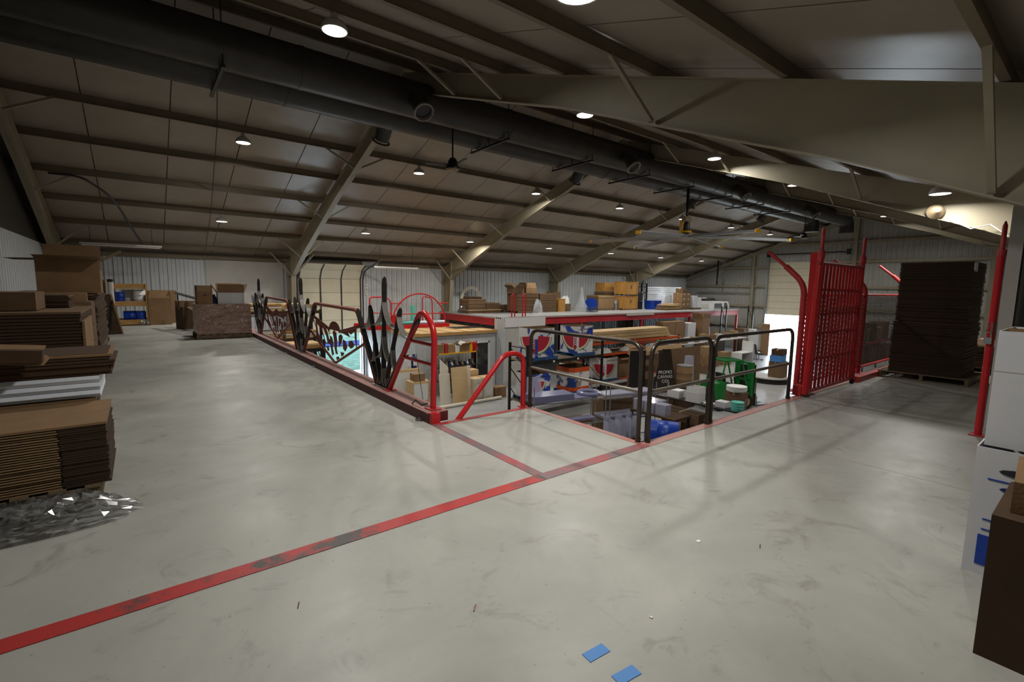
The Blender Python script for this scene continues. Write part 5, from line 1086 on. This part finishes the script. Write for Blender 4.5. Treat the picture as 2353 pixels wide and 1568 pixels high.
for k in range(6): MB().box(1.1, -.5 + k * .195, .65, 1.14, -.47 + k * .195, 1.35).build('load_guard_bar', 'green', t)
MB().box(1.1, -.5, 1.3, 1.14, .5, 1.36).build('load_guard_top', 'green', t)
for y in (-.25, .25): MB().prism([(1.16, .04), (2.2, .04), (2.2, .06), (1.16, .1)], y - .06, y + .06, lambda u, v, w_: (u, w_, v)).build('fork', 'black', t)
MB().box(-.35, -.28, 1.0, .1, .28, 1.12).build('seat', 'rubber', t); MB().cb((-.38, 0, 1.32), (.1, .5, .5), 0, 0, -.15).build('seat_back', 'rubber', t); MB().bar((.5, 0, .9), (.35, 0, 1.35), .04, .04).build('steering_column', 'black', t); MB().tube([(.34 + .05 * math.sin(a), .17 * math.cos(a), 1.37 + .16 * math.sin(a)) for a in [i * math.pi / 8 for i in range(16)]], .014, 6, closed=True).build('steering_wheel', 'black', t)
o = MB().cb((0, 0, .006), (1.6, .9, .01), .2).build('plywood_sheet', 'woodl', None, False, (21.2, 8.6, LF)); tag(o, 'pale plywood sheet lying on the floor before the forklift', 'sheet'); crumple('blue_tarp', 'crumpled blue plastic on the floor by the forklift', 'tarp', 19.6, 8.7, LF, .7, .5, .12, 'tapeblue', 71, None, 10)
# ---- far work area
t = thing('round_platform', 'low round black platform on the far floor, pale reflection painted on top', 'platform', (28.3, 12.0, LF)); MB().lathe([(1.1, 0), (1.1, .1), (.95, .1), (.95, .3), (0, .31)], 28).build('base', 'black', t); MB().lathe([(0, .311), (.95, .311), (.97, .25)], 28).build('top', 'white_panel', t)  # pale top disc paints a reflection onto the black platform
carton('brown carton stack on the round platform, lower', 28.4, 11.6, LF + .315, .8, .7, .9, 0, 'card2'); carton('blue carton on the brown carton over the platform', 28.3, 11.6, LF + 1.217, .7, .6, .35, 0, 'tapeblue', tape=False); carton('dark brown carton topping the platform pile', 28.4, 11.6, LF + 1.57, .7, .6, .35, .1, 'carddk')
def table(label, x, y, L, d, h, rz, m='whitebox'):
    t = thing('work_table', label, 'table', (x, y, LF), rz); MB().box(0, 0, h - .05, L, d, h).build('top', m, t)
    for px in (.05, L - .05):
        for py in (.05, d - .05): MB().box(px - .03, py - .03, 0, px + .03, py + .03, h - .05).build('leg', 'galv', t)
    MB().box(.05, .05, .25, L - .05, d - .05, .28).build('lower_shelf', 'carddk', t); return t
table('long white work table before the far gable, nearest part', 27.7, 17.6, 3.2, .9, 1.55, -.03); table('long white work table before the far gable, far part', 31.0, 17.4, 5.5, .9, 1.6, -.03); table('grey assembly bench heaped with tools below the deck', 19.6, 18.2, 5.5, .9, 1.35, -.02, 'duct')
ct = [('brown', 'card'), ('tan', 'card3'), ('dark brown', 'card2'), ('white', 'whitebox')]
for k in range(10):
    x = 19.9 + k * .53; cn, m = ct[k % 3]
    carton('%s small carton on the grey assembly bench, %s along' % (cn, ORD[k]), x, 18.6, LF + 1.351, .34 + .1 * random.random(), .4, .14 + .2 * random.random(), random.uniform(-.3, .3), m)
for k in range(9):
    x = 28.0 + k * .75 if k < 4 else 31.4 + (k - 4) * 1.05; cn, m = ct[(k + 1) % 4]
    carton('%s carton on the white work table, %s along' % (cn, ORD[k]), x, 17.95, LF + (1.551 if k < 4 else 1.601), .5, .5, .3 + .25 * random.random(), random.uniform(-.2, .2), m)
for k in range(6):
    x = 25.4 + k * 1.3; cn, m = ct[k % 4]
    carton('%s carton on the floor under the work tables, %s along' % (cn, ORD[k]), x, 16.7 - .1 * (k % 2), LF, .7, .6, .5 + .5 * random.random(), random.uniform(-.2, .2), m)
for k in range(2): carton('wide brown carton with hand holes under the deck, %s' % ('left', 'right')[k], 28.6 + k * 1.15, 19.2, LF, 1.1, .8, 2.95, 0, 'card', hole=True)
carton('large white carton right of the wide brown cartons', 31.0, 19.1, LF, 1.0, .9, 2.8, 0, 'whitebox', tape=False); carton('tall open brown carton at the deck front', 32.6, 18.9, LF, 1.0, .8, 3.1, 0, 'card', 1, fl=.3)
o = MB().prism([(0, 0), (.6, 0), (.65, 2.2), (.45, 3.2), (.05, 3.0)], 0, .05, lambda u, v, w_: (u, w_ + .08 * v, v)).build('white_sheet', 'white', None, False, (33.2, 18.7, LF)); tag(o, 'curved white sheet standing beside the tall open carton', 'sheet')
t = thing('plywood_crate', 'small open wooden crate on the far work table', 'crate', (34.6, 18.85, LF + 1.3)); MB().box(-.7, -.4, 0, .7, .4, .06).build('floor', 'wood', t); MB().box(-.7, -.4, -1.3, .7, .4, -.001).build('stand', 'carddk', t)
for x in (-.68, .62): MB().box(x, -.4, .06, x + .06, -.34, .9).build('corner_post', 'wood', t); MB().box(x, .34, .06, x + .06, .4, .9).build('corner_post', 'wood', t)
for k in range(4): carton('tinted carton beside the small wooden crate, %s' % ORD[k], 34.2 + k * .29, 18.85, LF + 1.362, .26, .5, .5, 0, ('card', 'card3', 'card2', 'card3')[k])
for k, (x, y, h, m, nm) in enumerate(((37.3, 18.1, 2.2, 'card2', 'brown'), (38.4, 17.9, 2.1, 'white', 'white'), (39.75, 17.4, 2.5, 'card', 'tan'), (36.6, 16.9, 1.9, 'white', 'narrow white'))):
    carton('%s tall carton near the open far door' % nm, x, y, LF, .8, .6, h, .2 * k, m, tape=False)
t = rack('dark storage rack frame beside the open far door', 36.2, 40.6, 18.9, 19.3, 3.9, [1.7], 'black', 'black')
def chair(x, y, rz):
    t = thing('office_chair', 'black and white swivel office chair near the open far door', 'chair', (x, y, LF), rz)
    MB().box(-.25, -.25, .45, .25, .25, .53).build('seat', 'black', t); MB().cb((0, .26, .85), (.48, .08, .65), 0, -.15).build('backrest', 'black', t); MB().cyl((0, 0, .1), (0, 0, .45), .03).build('column', 'galv', t)
    for s in (-.3, .3): MB().tube(rounded([(s, -.15, .68), (s, .15, .68), (s, .15, .5)], .05), .025, 6).build('armrest', 'black', t)
    for k in range(5): a = k * 2 * math.pi / 5; l_ = MB().bar((0, 0, .12), (.3 * math.cos(a), .3 * math.sin(a), .07), .05, .03).build('base_arm', 'galv', t); MB().tube([(.3 * math.cos(a) - .02, .3 * math.sin(a), .035), (.3 * math.cos(a) + .02, .3 * math.sin(a), .035)], .035, 10).build('caster', 'black', l_)
chair(36.2, 16.2, .6)
t = thing('white_desk', 'white desk frame with panels before the open far door', 'desk', (33.2, 16.0, LF)); MB().box(0, 0, .72, 1.6, .8, .76).build('top', 'white', t); MB().box(0, 0, 0, .04, .8, .72).build('side_panel', 'white', t); MB().box(1.56, 0, 0, 1.6, .8, 1.5).build('side_panel', 'white', t); MB().box(.04, .7, .1, 1.56, .74, .72).build('modesty_panel', 'carddk', t)
drum('dark green bin on the bench under the deck', 27.0, 18.6, LF + 1.201, .3, .6, 'green', name='bin', cat='bin'); carton('maroon carton on the bench under the deck', 25.7, 18.4, LF + 1.2, .7, .6, .75, 0, 'brownred', tape=False)
t = table('short brown bench carrying the green bin', 25.2, 18.1, 2.4, .9, 1.2, 0, 'carddk')
for k in range(3): carton('stacked brown carton left of the work table, level %s' % ('one', 'two', 'three')[k], 27.6 + .05 * k, 15.5, LF + k * .56, .8, .7, .55, .06 * k, ('card2', 'card', 'card3')[k])
# ---- seen through the fence
t = rack('red beam pallet rack far behind the chain link fence', 33.5, 40.0, 9.0, 10.0, 3.2, [.9, 2.2], 'duct', 'deckred')
for k in range(5):
    cn, m = (('brown', 'card'), ('dark', 'carddk'), ('tan', 'card3'), ('brown', 'card2'), ('white', 'whitebox'))[k]; carton('%s carton on the red beam rack behind the fence, %s' % (cn, ORD[k]), 34.2 + k * 1.25, 9.5, LF + 2.201, 1.0, .8, .8 + .3 * (k % 2), 0, m)
for k in range(4): carton('brown carton below the red beam rack shelf, %s' % ORD[k], 34.3 + k * 1.5, 9.5, LF + .901, 1.1, .8, .9, 0, ('card2', 'card')[k % 2])
t = thing('slat_crate', 'large crate with pale slatted top seen through the fence', 'crate', (22.5, 5.6, LF)); MB().box(-1.6, -1.2, 0, 1.6, 1.2, 1.5).build('body', 'card2', t)
for k in range(7): MB().box(-1.6, -1.15 + k * .34, 1.5, 1.6, -.95 + k * .34, 1.53).build('slat', 'woodl', t)
flats('low board stack on the lower floor behind the fence', 17.0, 4.2, LF, 19.5, 5.8, LF + .9, 8, 'card2', 'woodl', .03, 'board_stack', 'boards')
# ---- racks seen behind the trapezoid railings
t = rack('dark loaded rack behind the farther trapezoid railing', 3.3, 6.1, 21.2, 22.6, 4.1, [.9, 2.0, 2.9, 4.05], 'black', 'carddk')
for k in range(4): 
    o = thing('lumber_bundle', 'bundle of pale boards on the dark loaded rack, %s' % ('top left', 'top right', 'middle left', 'middle right')[k], 'lumber', (4.0 + 1.35 * (k % 2), 21.9, LF + (4.051, 2.901)[k // 2]))
    for j in range(3): MB().box(-.62, -.55, j * .1, .6, .55, j * .1 + .08).build('board', ('woodl', 'cream', 'wood')[(j + k) % 3], o)
for k in range(4): carton('brown carton on the dark loaded rack, %s' % ('lower left', 'lower right', 'bottom left', 'bottom right')[k], 4.0 + 1.35 * (k % 2), 21.9, LF + (2.001, .901)[k // 2], 1.1, .9, .7, 0, ('card2', 'card')[k % 2])
t = rack('low black rack of tan boards behind the nearer trapezoid railing', 3.0, 5.15, 17.6, 18.7, 3.2, [1.0, 2.1, 2.9], 'black', 'black')
for k, z in enumerate((1.0, 2.1, 2.9)):
    o = thing('lumber_bundle', 'flat tan boards on the low black rack, %s level' % ('bottom', 'middle', 'top')[k], 'lumber', (4.08, 18.15, LF + z + .001))
    for j in range(2): MB().box(-.98, -.5, j * .09, .98, .5, j * .09 + .075).build('board', ('wood', 'woodl')[(j + k) % 2], o)
